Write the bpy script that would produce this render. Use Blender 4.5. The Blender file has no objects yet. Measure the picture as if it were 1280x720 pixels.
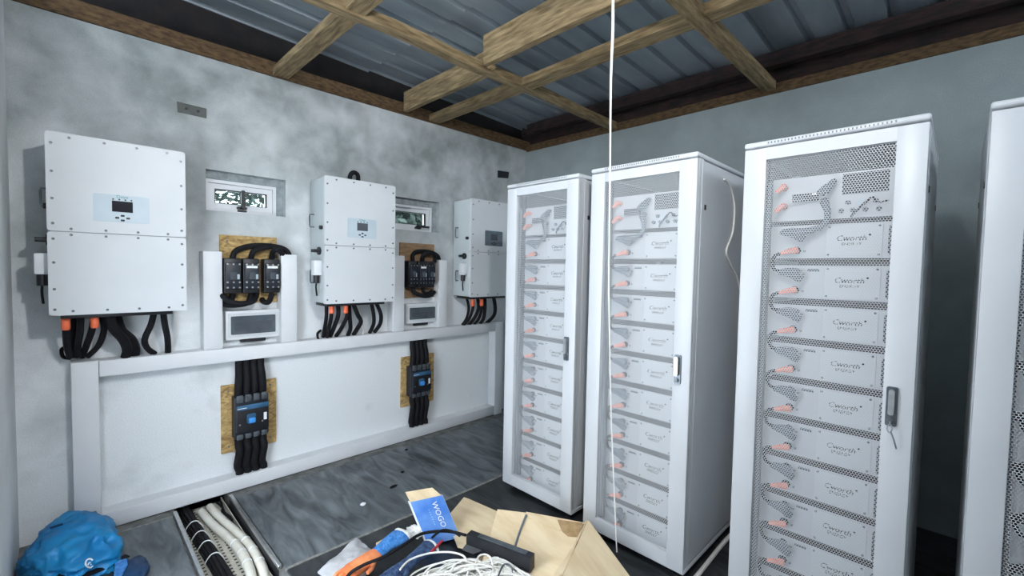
import bpy, bmesh, math, random
import numpy as np
from mathutils import Vector, Matrix, noise
from mathutils.bvhtree import BVHTree

random.seed(7)
scene = bpy.context.scene
col = scene.collection

# ------------------------------------------------------------------ camera
F_PX, YAW, PITCH, ROLL = 556.24, .786278, -.0427905, .0186765
CAM = np.array([3.40, -3.566, 1.491])
_cy, _sy, _cp, _sp = math.cos(YAW), math.sin(YAW), math.cos(PITCH), math.sin(PITCH)
_fw = np.array([-_sy*_cp, _cy*_cp, _sp]); _r = np.array([_cy, _sy, 0.]); _u = np.cross(_r, _fw)
_cr, _sr = math.cos(ROLL), math.sin(ROLL)
RIGHT, UP = _cr*_r+_sr*_u, -_sr*_r+_cr*_u
cam = bpy.data.cameras.new('camera'); cam.sensor_width = 36; cam.lens = 36*F_PX/1280; cam.clip_start = .02
camo = bpy.data.objects.new('camera', cam); col.objects.link(camo)
m = Matrix(((RIGHT[0], UP[0], -_fw[0], CAM[0]), (RIGHT[1], UP[1], -_fw[1], CAM[1]), (RIGHT[2], UP[2], -_fw[2], CAM[2]), (0, 0, 0, 1)))
camo.matrix_world = m
scene.camera = camo

# ------------------------------------------------------------------ sky, exposure
world = bpy.data.worlds.new('sky'); scene.world = world; world.use_nodes = True
bg = world.node_tree.nodes['Background']; bg.inputs[0].default_value = (.82, .91, 1.0, 1); bg.inputs[1].default_value = 12.0
scene.view_settings.view_transform = 'Standard'; scene.view_settings.look = 'None'
scene.view_settings.gamma = 1; scene.view_settings.use_curve_mapping = False
scene.view_settings.exposure = -0.2
LAMP = (3.1, -2.85, 2.60); LAMP_STRENGTH = 1400.0; LAMP_AIM = (-.82, .12, -.52)

# pixel -> point on an axis plane of the room (photograph 1280x720)
def ray(px, py):
    return RIGHT*((px-640)/F_PX) + UP*((360-py)/F_PX) + _fw
def atx(px, py, X): d = ray(px, py); return Vector(CAM+d*((X-CAM[0])/d[0]))
def aty(px, py, Y): d = ray(px, py); return Vector(CAM+d*((Y-CAM[1])/d[1]))
def atz(px, py, Z): d = ray(px, py); return Vector(CAM+d*((Z-CAM[2])/d[2]))

# ------------------------------------------------------------------ materials
MATS = {}
def mat(name, c, rough=.5, metal=0., c2=None, scale=8., detail=4., bump=0., bscale=None, stretch=(1,1,1), contrast=(.35,.65), spec=.5, emit=0., alpha=1., trans=0., coord='Object', distort=0.):
    mt = bpy.data.materials.new(name); mt.use_nodes = True; nt = mt.node_tree; N = nt.nodes; L = nt.links
    b = N['Principled BSDF']
    b.inputs['Roughness'].default_value = rough; b.inputs['Metallic'].default_value = metal
    b.inputs['Specular IOR Level'].default_value = spec
    b.inputs['Alpha'].default_value = alpha; b.inputs['Transmission Weight'].default_value = trans
    b.inputs['Base Color'].default_value = (*c, 1)
    if emit: b.inputs['Emission Color'].default_value = (*c, 1); b.inputs['Emission Strength'].default_value = emit
    if c2 or bump:
        tc = N.new('ShaderNodeTexCoord'); mp = N.new('ShaderNodeMapping'); mp.inputs['Scale'].default_value = stretch
        L.new(tc.outputs[coord], mp.inputs[0])
    if c2:
        nz = N.new('ShaderNodeTexNoise'); nz.inputs['Scale'].default_value = scale; nz.inputs['Detail'].default_value = detail; nz.inputs['Distortion'].default_value = distort
        rp = N.new('ShaderNodeValToRGB'); rp.color_ramp.elements[0].position = contrast[0]; rp.color_ramp.elements[1].position = contrast[1]
        rp.color_ramp.elements[0].color = (*c, 1); rp.color_ramp.elements[1].color = (*c2, 1)
        L.new(mp.outputs[0], nz.inputs['Vector']); L.new(nz.outputs[0], rp.inputs[0]); L.new(rp.outputs[0], b.inputs['Base Color'])
    if bump:
        n2 = N.new('ShaderNodeTexNoise'); n2.inputs['Scale'].default_value = bscale or scale*2; n2.inputs['Detail'].default_value = 6
        bp = N.new('ShaderNodeBump'); bp.inputs['Strength'].default_value = bump; bp.inputs['Distance'].default_value = .02
        L.new(mp.outputs[0], n2.inputs['Vector']); L.new(n2.outputs[0], bp.inputs['Height']); L.new(bp.outputs[0], b.inputs['Normal'])
    MATS[name] = mt; return mt

def plaster(name, white, grey, zlo, zhi, lo_cov, hi_cov):
    """skim plaster: white paint over grey cement; the coat covers more of the wall lower down"""
    mt = bpy.data.materials.new(name); mt.use_nodes = True; nt = mt.node_tree; N = nt.nodes; L = nt.links
    b = N['Principled BSDF']; b.inputs['Roughness'].default_value = .85; b.inputs['Specular IOR Level'].default_value = .2
    tc = N.new('ShaderNodeTexCoord')
    n1 = N.new('ShaderNodeTexNoise'); n1.inputs['Scale'].default_value = 1.5; n1.inputs['Detail'].default_value = 4; n1.inputs['Roughness'].default_value = .5; n1.inputs['Distortion'].default_value = .3
    n2 = N.new('ShaderNodeTexNoise'); n2.inputs['Scale'].default_value = 7; n2.inputs['Detail'].default_value = 5; n2.inputs['Distortion'].default_value = .3
    n3 = N.new('ShaderNodeTexNoise'); n3.inputs['Scale'].default_value = 160; n3.inputs['Detail'].default_value = 3
    for n in (n1, n2, n3): L.new(tc.outputs['Object'], n.inputs['Vector'])
    sx = N.new('ShaderNodeSeparateXYZ'); L.new(tc.outputs['Object'], sx.inputs[0])
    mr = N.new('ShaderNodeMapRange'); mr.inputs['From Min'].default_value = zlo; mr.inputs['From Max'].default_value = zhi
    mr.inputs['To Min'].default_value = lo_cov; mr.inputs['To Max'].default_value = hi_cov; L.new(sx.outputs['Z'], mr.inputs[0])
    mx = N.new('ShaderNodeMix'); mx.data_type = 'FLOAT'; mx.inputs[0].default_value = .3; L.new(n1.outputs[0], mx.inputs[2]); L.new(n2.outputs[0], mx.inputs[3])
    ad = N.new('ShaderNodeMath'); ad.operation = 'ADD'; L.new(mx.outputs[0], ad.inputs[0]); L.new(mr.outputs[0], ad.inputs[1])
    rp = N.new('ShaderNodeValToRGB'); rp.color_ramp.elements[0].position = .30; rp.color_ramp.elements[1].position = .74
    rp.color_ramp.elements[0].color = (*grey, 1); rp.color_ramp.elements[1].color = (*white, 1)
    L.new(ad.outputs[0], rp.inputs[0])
    m3 = N.new('ShaderNodeMix'); m3.data_type = 'RGBA'; m3.blend_type = 'MULTIPLY'; m3.inputs[0].default_value = .35
    rq = N.new('ShaderNodeValToRGB'); rq.color_ramp.elements[0].position = .3; rq.color_ramp.elements[1].position = .7; rq.color_ramp.elements[0].color = (.6, .6, .6, 1)
    L.new(n3.outputs[0], rq.inputs[0]); L.new(rp.outputs[0], m3.inputs[6]); L.new(rq.outputs[0], m3.inputs[7]); L.new(m3.outputs[2], b.inputs['Base Color'])
    bp = N.new('ShaderNodeBump'); bp.inputs['Strength'].default_value = .25; bp.inputs['Distance'].default_value = .01
    L.new(n2.outputs[0], bp.inputs['Height']); L.new(bp.outputs[0], b.inputs['Normal'])
    MATS[name] = mt; return mt

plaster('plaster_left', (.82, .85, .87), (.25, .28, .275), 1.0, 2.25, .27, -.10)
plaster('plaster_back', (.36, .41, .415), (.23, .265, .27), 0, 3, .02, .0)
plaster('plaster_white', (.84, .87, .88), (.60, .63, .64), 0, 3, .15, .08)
mat('mortar', (.22, .25, .26), .9, c2=(.33, .37, .38), scale=20, bump=.3)
mat('concrete', (.10, .105, .10), .9, c2=(.2, .205, .20), scale=14, bump=.4)
def tile_mat(name, a, b_):
    mt = mat(name, a, .42, c2=b_, scale=5, detail=9, stretch=(.6, 2.4, 1), contrast=(.32, .72), bump=.25, bscale=9, distort=1.2)
    return mt
tile_mat('tile_slate', (.030, .038, .044), (.17, .195, .21))
tile_mat('tile_dark', (.008, .010, .012), (.045, .05, .055))
mat('tile_edge', (.30, .30, .28), .7, c2=(.16, .16, .15), scale=30)
mat('roof_metal', (.21, .25, .285), .5, .35, c2=(.31, .355, .39), scale=5, stretch=(1, .3, 1), bump=.05)
mat('timber', (.20, .13, .055), .8, c2=(.42, .31, .17), scale=6, detail=8, stretch=(7, 7, 7), contrast=(.3, .75), bump=.5, bscale=14)
mat('timber_x', (.10, .065, .028), .85, c2=(.33, .245, .13), scale=6, detail=8, stretch=(1.2, 9, 9), contrast=(.3, .75), bump=.5, bscale=14)
mat('timber_y', (.10, .065, .028), .85, c2=(.33, .245, .13), scale=6, detail=8, stretch=(9, 1.2, 9), contrast=(.3, .75), bump=.5, bscale=14)
mat('timber_brown', (.04, .020, .009), .9, c2=(.14, .085, .035), scale=7, detail=8, stretch=(3, 3, 9), contrast=(.3, .75), bump=.5, bscale=14)
mat('board_black', (.003, .003, .004), .95, c2=(.010, .007, .007), scale=9, bump=.3)
mat('board_red', (.004, .003, .003), .9, c2=(.026, .010, .009), scale=9, stretch=(1, 1, 5), bump=.3)
mat('white_metal', (.55, .57, .595), .38, c2=(.58, .60, .625), scale=3)
mat('white_inner', (.48, .50, .53), .5, c2=(.52, .54, .57), scale=3)
mat('white_pvc', (.68, .70, .725), .45, c2=(.72, .735, .755), scale=6)
mat('inverter_white', (.60, .625, .645), .45, c2=(.63, .655, .675), scale=4, bump=.03, bscale=300)
mat('inverter_body', (.52, .565, .58), .45, c2=(.55, .60, .61), scale=4)
mat('panel_grey', (.46, .55, .60), .4, c2=(.52, .60, .66), scale=5)
mat('panel_dark', (.10, .13, .16), .4, c2=(.14, .17, .20), scale=5)
mat('screen', (.004, .004, .010), .15, c2=(.007, .007, .014), scale=9)
mat('screen_grey', (.06, .07, .085), .2, c2=(.09, .10, .115), scale=9)
mat('black_plastic', (.008, .009, .012), .45, c2=(.016, .017, .022), scale=20)
mat('black_rubber', (.005, .005, .007), .72, spec=.25, c2=(.009, .009, .012), scale=30)
mat('navy_plastic', (.008, .010, .016), .45, c2=(.014, .018, .030), scale=15)
mat('blue_case', (.03, .10, .19), .4, c2=(.045, .14, .26), scale=12)
mat('blue_toggle', (.06, .30, .75), .35, c2=(.09, .38, .85), scale=12)
mat('orange_plug', (.85, .14, .05), .45, c2=(.95, .20, .09), scale=30)
mat('orange_faded', (.80, .26, .17), .5, c2=(.88, .34, .24), scale=30)
mat('print_white', (.78, .80, .82), .6, c2=(.82, .84, .86), scale=20)
mat('print_teal', (.05, .26, .28), .6, c2=(.08, .32, .33), scale=20)
mat('print_dark', (.02, .025, .03), .6, c2=(.03, .035, .04), scale=20)
mat('steel', (.45, .47, .48), .35, .9, c2=(.55, .57, .58), scale=30)
mat('steel_dark', (.10, .12, .14), .35, .6, c2=(.17, .19, .21), scale=20)
mat('plate_grey', (.07, .078, .072), .6, c2=(.10, .11, .10), scale=20)
mat('screw_steel', (.10, .11, .12), .4, .5, c2=(.2, .21, .22), scale=60)
mat('osb', (.24, .135, .045), .8, c2=(.66, .47, .20), scale=13, detail=7, stretch=(1, 1, 2.2), contrast=(.3, .7), bump=.4, bscale=40, distort=2.)
mat('plywood', (.22, .13, .07), .8, c2=(.36, .23, .13), scale=9, stretch=(1, 1, 6), bump=.2)
mat('smoked_cover', (.055, .07, .085), .2, c2=(.10, .12, .14), scale=6)
mat('cardboard', (.66, .51, .31), .8, c2=(.77, .63, .42), scale=5, detail=6, stretch=(1, 4, 1), bump=.08)
mat('cardboard_edge', (.30, .19, .09), .85, c2=(.42, .28, .14), scale=30)
mat('box_blue', (.06, .20, .62), .45, c2=(.22, .42, .80), scale=7, contrast=(.4, .8))
mat('bag_blue', (.004, .17, .42), .5, c2=(.008, .26, .56), scale=6, bump=.15, bscale=30)
mat('bag_navy', (.004, .03, .09), .6, c2=(.006, .05, .13), scale=6)
mat('cloth_blue', (.02, .15, .45), .85, c2=(.08, .28, .66), scale=60, bump=.5, bscale=120)
mat('cloth_navy', (.012, .03, .09), .85, c2=(.05, .10, .20), scale=50, bump=.5, bscale=120)
mat('latex_orange', (.72, .19, .06), .5, c2=(.85, .30, .12), scale=20, bump=.3)
mat('rag_white', (.62, .62, .60), .9, c2=(.80, .80, .78), scale=20, bump=.5)
mat('wire_white', (.74, .73, .68), .45, c2=(.82, .81, .77), scale=30)
mat('wire_red', (.45, .02, .03), .4, c2=(.55, .04, .05), scale=30)
mat('conduit', (.66, .63, .55), .5, c2=(.78, .76, .68), scale=10)
mat('tray', (.50, .48, .40), .6, c2=(.62, .60, .52), scale=20, metal=.1)
mat('film', (.48, .49, .51), .3, c2=(.62, .62, .64), scale=14, bump=.3, alpha=.88)
mat('leaf', (.016, .026, .018), .5, c2=(.07, .095, .075), scale=4)
mat('stem', (.06, .04, .025), .9, c2=(.10, .07, .04), scale=12)
mat('soil', (.10, .08, .05), .95, c2=(.16, .13, .08), scale=6)
mat('bulb_glow', (.985, .985, .98), .4, emit=LAMP_STRENGTH, c2=None)
def glass(name):
    mt = bpy.data.materials.new(name); mt.use_nodes = True; N = mt.node_tree.nodes; L = mt.node_tree.links
    N.remove(N['Principled BSDF']); o = N['Material Output']
    a = N.new('ShaderNodeBsdfTransparent'); a.inputs[0].default_value = (.86, .92, .93, 1); g = N.new('ShaderNodeBsdfGlossy'); g.inputs[1].default_value = .05
    fr = N.new('ShaderNodeFresnel'); fr.inputs[0].default_value = 1.45
    mx = N.new('ShaderNodeMixShader'); L.new(fr.outputs[0], mx.inputs[0]); L.new(a.outputs[0], mx.inputs[1]); L.new(g.outputs[0], mx.inputs[2]); L.new(mx.outputs[0], o.inputs[0]); MATS[name] = mt
glass('glass')

# ------------------------------------------------------------------ mesh helpers
class MB:
    def __init__(s): s.v = []; s.f = []
    def add(s, vs, fs):
        o = len(s.v); s.v += [tuple(p) for p in vs]; s.f += [tuple(i+o for i in f) for f in fs]; return s
    def box(s, x0, x1, y0, y1, z0, z1, bev=0., seg=2):
        if bev <= 0:
            return s.add([(x0,y0,z0),(x1,y0,z0),(x1,y1,z0),(x0,y1,z0),(x0,y0,z1),(x1,y0,z1),(x1,y1,z1),(x0,y1,z1)],
                         [(0,3,2,1),(4,5,6,7),(0,1,5,4),(1,2,6,5),(2,3,7,6),(3,0,4,7)])
        bm = bmesh.new(); bmesh.ops.create_cube(bm, size=1)
        for v in bm.verts: v.co = Vector(((x0+x1)/2+v.co.x*(x1-x0), (y0+y1)/2+v.co.y*(y1-y0), (z0+z1)/2+v.co.z*(z1-z0)))
        bmesh.ops.bevel(bm, geom=list(bm.edges), offset=bev, segments=seg, affect='EDGES', profile=.5)
        bm.verts.index_update(); s.add([v.co.copy() for v in bm.verts], [[v.index for v in f.verts] for f in bm.faces]); bm.free(); return s
    def prism(s, poly, axis, a, b):
        """extrude a 2D polygon along an axis: poly in the other two axes in order"""
        n = len(poly)
        def P(p, t): return (t, p[0], p[1]) if axis == 'x' else ((p[0], t, p[1]) if axis == 'y' else (p[0], p[1], t))
        return s.add([P(p, a) for p in poly]+[P(p, b) for p in poly],
                     [tuple(range(n))[::-1], tuple(range(n, 2*n))]+[(i, (i+1) % n, n+(i+1) % n, n+i) for i in range(n)])
    def rrect(s, axis, a, b, u0, u1, w0, w1, r, seg=4):
        pts = []
        for cu, cw, a0 in ((u1-r, w1-r, 0), (u0+r, w1-r, 90), (u0+r, w0+r, 180), (u1-r, w0+r, 270)):
            for k in range(seg+1):
                t = math.radians(a0+90*k/seg); pts.append((cu+r*math.cos(t), cw+r*math.sin(t)))
        return s.prism(pts, axis, a, b)
    def cyl(s, p0, p1, r, n=12, r1=None): return s.tube([p0, p1], r, n, sub=1, r1=r1)
    def tube(s, pts, r, n=8, sub=5, closed=False, r1=None, radii=None, flat=1., flat_axis=None):
        P = [Vector(p) for p in pts]
        if sub > 1 and len(P) > 2:
            Q = []; K = len(P); RR = []
            rng = range(K if closed else K-1)
            for i in rng:
                p0, p1, p2, p3 = (P[(i-1) % K], P[i], P[(i+1) % K], P[(i+2) % K]) if closed else (P[max(i-1, 0)], P[i], P[i+1], P[min(i+2, K-1)])
                for k in range(sub):
                    t = k/sub
                    Q.append(.5*((2*p1)+(-p0+p2)*t+(2*p0-5*p1+4*p2-p3)*t*t+(-p0+3*p1-3*p2+p3)*t**3))
                    if radii: RR.append(radii[i]*(1-t)+radii[(i+1) % K]*t)
            if not closed:
                Q.append(P[-1])
                if radii: RR.append(radii[-1])
            P = Q
        else: RR = list(radii) if radii else []
        K = len(P); o = len(s.v); up = None; fs = []
        for i, p in enumerate(P):
            a = P[(i-1) % K] if closed or i > 0 else p; c = P[(i+1) % K] if closed or i < K-1 else p
            t = (c-a).normalized() if (c-a).length > 1e-9 else Vector((0, 0, 1))
            if up is None:
                up = Vector(flat_axis) if flat_axis else (Vector((0, 0, 1)) if abs(t.z) < .9 else Vector((1, 0, 0)))
            u = (up-t*up.dot(t)); u = u.normalized() if u.length > 1e-6 else t.orthogonal().normalized()
            w = t.cross(u); up = u
            rr = RR[i] if RR else (r if r1 is None else r+(r1-r)*i/(K-1))
            for k in range(n):
                g = 2*math.pi*k/n; s.v.append(tuple(p+u*(rr*flat*math.cos(g))+w*(rr*math.sin(g))))
        for i in range(K if closed else K-1):
            j = (i+1) % K
            for k in range(n): fs.append((o+i*n+k, o+i*n+(k+1) % n, o+j*n+(k+1) % n, o+j*n+k))
        if not closed: fs += [tuple(o+k for k in range(n))[::-1], tuple(o+(K-1)*n+k for k in range(n))]
        s.f += fs; return s
    def slab(s, quad, th):
        """flat sheet of thickness th through the corner points (any planar-ish polygon)"""
        q = [Vector(p) for p in quad]; n = len(q)
        nr = Vector()
        for i in range(n):
            a, b = q[i], q[(i+1) % n]; nr += a.cross(b)
        nr.normalize()
        return s.add([p+nr*th/2 for p in q]+[p-nr*th/2 for p in q],
                     [tuple(range(n)), tuple(range(n, 2*n))[::-1]]+[(i, n+i, n+(i+1) % n, (i+1) % n) for i in range(n)])
    def move(s, d): s.v = [(v[0]+d[0], v[1]+d[1], v[2]+d[2]) for v in s.v]; return s
    def mesh(s, name, material, angle=.7):
        me = bpy.data.meshes.new(name); me.from_pydata(s.v, [], s.f)
        bm = bmesh.new(); bm.from_mesh(me); bmesh.ops.recalc_face_normals(bm, faces=bm.faces); bm.to_mesh(me); bm.free()
        me.polygons.foreach_set('use_smooth', [True]*len(me.polygons)); me.set_sharp_from_angle(angle=angle)
        me.materials.append(MATS[material]); me.update(); return me

def O(name, me, parent=None, loc=(0, 0, 0), rot=None):
    o = bpy.data.objects.new(name, me); col.objects.link(o); o.parent = parent; o.location = loc
    if rot: o.rotation_euler = rot
    return o
def tag(o, label, cat, group=None, kind=None):
    o['label'] = label; o['category'] = cat
    if group: o['group'] = group
    if kind: o['kind'] = kind
    return o
def thing(name, label, cat, loc=(0, 0, 0), group=None, rotz=0.):
    o = bpy.data.objects.new(name, None); col.objects.link(o); o.location = loc; o.rotation_euler = (0, 0, rotz); o.empty_display_size = .05
    return tag(o, label, cat, group)
def part(name, mb, material, parent, angle=.7):
    """mesh given in world coordinates, as a part of an unrotated thing"""
    p = Vector((0, 0, 0)); q = parent
    while q: p += q.location; q = q.parent
    mb.move(-p); return O(name, mb.mesh(name, material, angle), parent)
def solo(name, mb, material, label, cat, group=None, kind=None, angle=.7):
    """a thing that is one mesh, in world coordinates: origin moved to its base"""
    xs, ys, zs = zip(*mb.v); b = Vector(((min(xs)+max(xs))/2, (min(ys)+max(ys))/2, min(zs)))
    mb.move(-b); o = O(name, mb.mesh(name, material, angle), None, b)
    return tag(o, label, cat, group, kind)
def struct(name, mb, material, parent=None):
    o = O(name, mb.mesh(name, material), parent)
    if parent is None: o['kind'] = 'structure'
    return o
def text_mesh(name, body, size, material, depth=.0006, shear=0., rot=None):
    cu = bpy.data.curves.new(name, 'FONT'); cu.body = body; cu.size = size; cu.align_x = 'CENTER'; cu.align_y = 'CENTER'; cu.extrude = depth; cu.shear = shear; cu.resolution_u = 2
    ob = bpy.data.objects.new(name, cu); col.objects.link(ob)
    bpy.context.view_layer.update()
    me = bpy.data.meshes.new_from_object(ob.evaluated_get(bpy.context.evaluated_depsgraph_get()))
    bpy.data.objects.remove(ob); me.name = name; me.materials.clear(); me.materials.append(MATS[material])
    if rot is not None: me.transform(rot)
    return me
TXT_FRONT_Y = Matrix.Rotation(math.pi/2, 4, 'X')                                   # readable from -y
TXT_FRONT_X = Matrix.Rotation(math.pi/2, 4, 'Z') @ Matrix.Rotation(math.pi/2, 4, 'X')  # readable from +x

# ================================================================== ROOM
X1, Y0 = 4.70, -3.77            # right wall, wall by the entrance
ZA, ZB = 2.785, 2.765           # tops of the walls
# --- floor: concrete slab with a cable trench, tiles laid on it
TRY0, TRY1, TRX0, TRX1 = -3.135, -2.855, .0, 2.05
fl = MB()
fl.box(-.2, TRX0, Y0-.2, .2, -.2, -.012).box(TRX1, X1+.2, Y0-.2, .2, -.2, -.012).box(TRX0, TRX1, Y0-.2, TRY0, -.2, -.012).box(TRX0, TRX1, TRY1, .2, -.2, -.012)
fl.box(TRX0, TRX1, TRY0, TRY1, -.2, -.11)
floor = struct('floor', fl, 'concrete')
def tile(x0, x1, y0, y1, m_):
    me = MB().box(x0, x1, y0, y1, -.012, 0, .0015, 1).mesh('tile', m_); O('tile', me, floor)
G = .003
for (ya, yb) in ((Y0, TRY0-.02), (TRY1+.02, -1.66), (-1.66, -.46), (-.46, 0)): tile(.205, 1.125, ya+G, yb-G, 'tile_slate')
xs = [1.14, 2.06, 2.98, 3.90, X1]
for i in range(4):
    for (ya, yb) in ((Y0, -2.86 if i else TRY0-.02), (-2.86 if i else TRY1+.02, -1.66), (-1.66, -.46), (-.46, 0)): tile(xs[i]+G, xs[i+1]-G, ya+G, yb-G, 'tile_dark')
O('tile_trim', MB().box(1.125, 1.14, TRY1+.02, 0, -.012, .0015).mesh('tile_trim', 'tile_edge'), floor)
O('tile_trim', MB().box(.19, .205, Y0, TRY0-.02, -.012, .001).mesh('tile_trim', 'tile_edge'), floor)

# --- walls
W1 = (-2.937, -2.462, 1.830, 2.090); W2 = (-1.612, -1.137, 1.812, 2.088)
wl = MB(); wy0 = Y0-.2
TH = -.16
for (ya, yb) in ((wy0, W1[0]), (W1[1], W2[0]), (W2[1], .2)): wl.box(TH, 0, ya, yb, -.2, ZA)
for w in (W1, W2): wl.box(TH, 0, w[0], w[1], -.2, w[2]).box(TH, 0, w[0], w[1], w[3], ZA)
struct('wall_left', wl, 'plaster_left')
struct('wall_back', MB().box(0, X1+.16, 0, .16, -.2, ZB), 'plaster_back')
struct('wall_right', MB().box(X1, X1+.16, Y0-.16, 0, -.2, ZB), 'plaster_white')
DX0, DX1, DZ = 1.15, 2.15, 2.08       # unseen doorway added to the entrance wall to let in sky light as fill
wc = MB().box(0, DX0, Y0-.16, Y0, -.2, ZA).box(DX1, X1, Y0-.16, Y0, -.2, ZA).box(DX0, DX1, Y0-.16, Y0, DZ, ZA)
struct('wall_front', wc, 'plaster_white')
dj = MB().box(DX0, DX0+.04, Y0-.15, Y0+.01, 0, DZ).box(DX1-.04, DX1, Y0-.15, Y0+.01, 0, DZ).box(DX0+.04, DX1-.04, Y0-.15, Y0+.01, DZ-.04, DZ)
struct('added_fill_doorway', dj, 'white_pvc')

# --- roof: ribbed sheets on timber
def zroof(y): return 3.03-.038*y
ceil = bpy.data.objects.new('ceiling', None); col.objects.link(ceil); ceil['kind'] = 'structure'
def sheet(xa, nrib, ya, yb, dz):
    pts = []; x = xa
    for k in range(nrib):
        pts += [(x, 0), (x+.150, 0), (x+.165, .028), (x+.195, .028)]; x += .21
    pts.append((x+.012, 0))
    mb = MB(); n = len(pts); T = .004
    vs = []
    for (y) in (ya, yb):
        for dzz in (0, T):
            for p in pts: vs.append((p[0], y, zroof(y)+dz+p[1]+dzz))
    fs = []
    for i in range(n-1):
        fs += [(i, i+1, 2*n+i+1, 2*n+i), (n+i, 3*n+i, 3*n+i+1, n+i+1), (i, n+i, n+i+1, i+1), (2*n+i, 2*n+i+1, 3*n+i+1, 3*n+i)]
    fs += [(0, 2*n, 3*n, n), (n-1, 2*n-1, 4*n-1, 3*n-1)]
    mb.add(vs, fs); O('roof_sheet', mb.mesh('roof_sheet', 'roof_metal', .3), ceil)
for k in range(6):
    xa = -.21*1.5+.84*k+.045
    sheet(xa, 4, Y0-.5, -1.775, 0.); sheet(xa, 4, -1.83, .45, .016)
def beam(x0, x1, y0, y1, z0, z1, m_, wob=.004, name='beam'):
    mb = MB(); bm = bmesh.new(); bmesh.ops.create_cube(bm, size=1)
    for v in bm.verts: v.co = Vector(((x0+x1)/2+v.co.x*(x1-x0), (y0+y1)/2+v.co.y*(y1-y0), (z0+z1)/2+v.co.z*(z1-z0)))
    long_ = 0 if x1-x0 > y1-y0 else 1
    ed = [e for e in bm.edges if abs((e.verts[0].co-e.verts[1].co)[long_]) > .1]
    bmesh.ops.subdivide_edges(bm, edges=ed, cuts=14)
    for v in bm.verts:
        q = v.co*2.3; d = noise.noise_vector(q+Vector((x0*7, y0*5, 1))); v.co += d*wob
    bm.verts.index_update(); mb.add([v.co.copy() for v in bm.verts], [[v.index for v in f.verts] for f in bm.faces]); bm.free()
    return O(name, mb.mesh(name, m_, .5), ceil)
beam(-.14, .008, Y0-.1, .1, ZA+.002, 2.885, 'timber_brown', .003, 'wall_plate')
beam(.02, X1, -.006, .14, ZB+.002, 2.835, 'timber_brown', .003, 'wall_plate')
beam(.0, X1, Y0-.14, Y0+.008, ZA+.002, 2.885, 'timber_brown', .003, 'wall_plate')
beam(-.16, -.13, Y0-.1, .2, 2.86, 3.22, 'board_black', .002, 'eave_board')
beam(-.2, X1+.2, .06, .09, 2.80, 3.10, 'board_red', .004, 'eave_board')
beam(.10, X1, -.10, -.03, 2.925, 3.02, 'board_red', .006, 'purlin')
beam(1.085, 1.150, Y0, -.02, 2.782, 2.842, 'timber_y', .014)       # two joists running to the back wall
beam(2.355, 2.435, Y0, -.02, 2.785, 2.845, 'timber_y', .004)
beam(.0, X1, -2.545, -2.445, 2.797, 2.85, 'timber_x', .004)
beam(.03, 1.12, -1.535, -1.495, 2.805, 2.965, 'timber_x', .004)
beam(1.16, X1, -1.635, -1.590, 2.81, 3.00, 'timber_x', .004)
beam(.0, X1, -1.262, -1.150, 2.80, 2.855, 'timber_x', .005)
O('timber_block', MB().box(1.165, 1.205, -1.60, -1.56, 2.80, 2.93).mesh('timber_block', 'timber'), ceil)
O('mortar_lump', MB().box(.72, .78, -2.28, -2.23, 3.07, 3.12, .012).mesh('mortar_lump', 'mortar'), ceil)

# --- windows
def window(name, w, open_=False):
    y0, y1, z0, z1 = w
    r = bpy.data.objects.new(name, None); col.objects.link(r); r['kind'] = 'structure'; r.location = (-.08, (y0+y1)/2, z0)
    zt = z1-.05; yr = y1-.045
    def P(n, mb, m_, par=r): return part(n, mb, m_, par)
    P('reveal', MB().box(-.15, -.045, y0, y1, zt, z1).box(-.15, -.045, yr, y1, z0, zt), 'mortar')
    def ring(a, b, c, d, t, x0, x1):   # mitred frame of width t
        m_ = MB(); o = [(a, c), (b, c), (b, d), (a, d)]; i = [(a+t, c+t), (b-t, c+t), (b-t, d-t), (a+t, d-t)]
        for k in range(4):
            j = (k+1) % 4; m_.prism([o[k], o[j], i[j], i[k]], 'x', x0, x1)
        return m_
    P('window_frame', ring(y0+.002, yr, z0, zt, .022, -.12, -.055), 'white_pvc')
    s = P('sash', ring(y0+.026, yr-.024, z0+.024, zt-.024, .036, -.115, -.068), 'white_pvc')
    part('pane', MB().box(-.094, -.090, y0+.055, yr-.055, z0+.052, zt-.052), 'glass', s)
    part('gasket', ring(y0+.060, yr-.058, z0+.058, zt-.058, .004, -.092, -.066), 'black_rubber', s)
    ym = (y0+yr)/2
    if not open_:
        h = MB().rrect('x', -.068, -.05, ym-.03, ym+.03, z0+.030, z0+.048, .008).cyl((-.06, ym, z0+.04), (-.025, ym, z0+.04), .008).rrect('x', -.035, -.02, ym-.012, ym+.012, z0+.035, z0+.155, .010)
        h.rrect('x', -.068, -.05, ym-.028, ym+.028, z0+.012, z0+.024, .005)
    else:
        ym += .07
        h = MB().rrect('x', -.068, -.05, ym-.03, ym+.03, z0+.022, z0+.040, .008).cyl((-.06, ym-.01, z0+.03), (-.025, ym-.01, z0+.03), .008).rrect('x', -.035, -.02, ym-.04, ym+.10, z0+.034, z0+.052, .009)
        P('stay', MB().box(-.05, -.04, y0+.05, y0+.20, zt-.03, zt-.022).box(-.05, -.04, y1-.15, y1-.10, z1-.05, z1-.03), 'steel')
    part('handle', h, 'black_plastic', s)
    return r
window('window_1', W1); window('window_2', W2, True)

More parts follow.
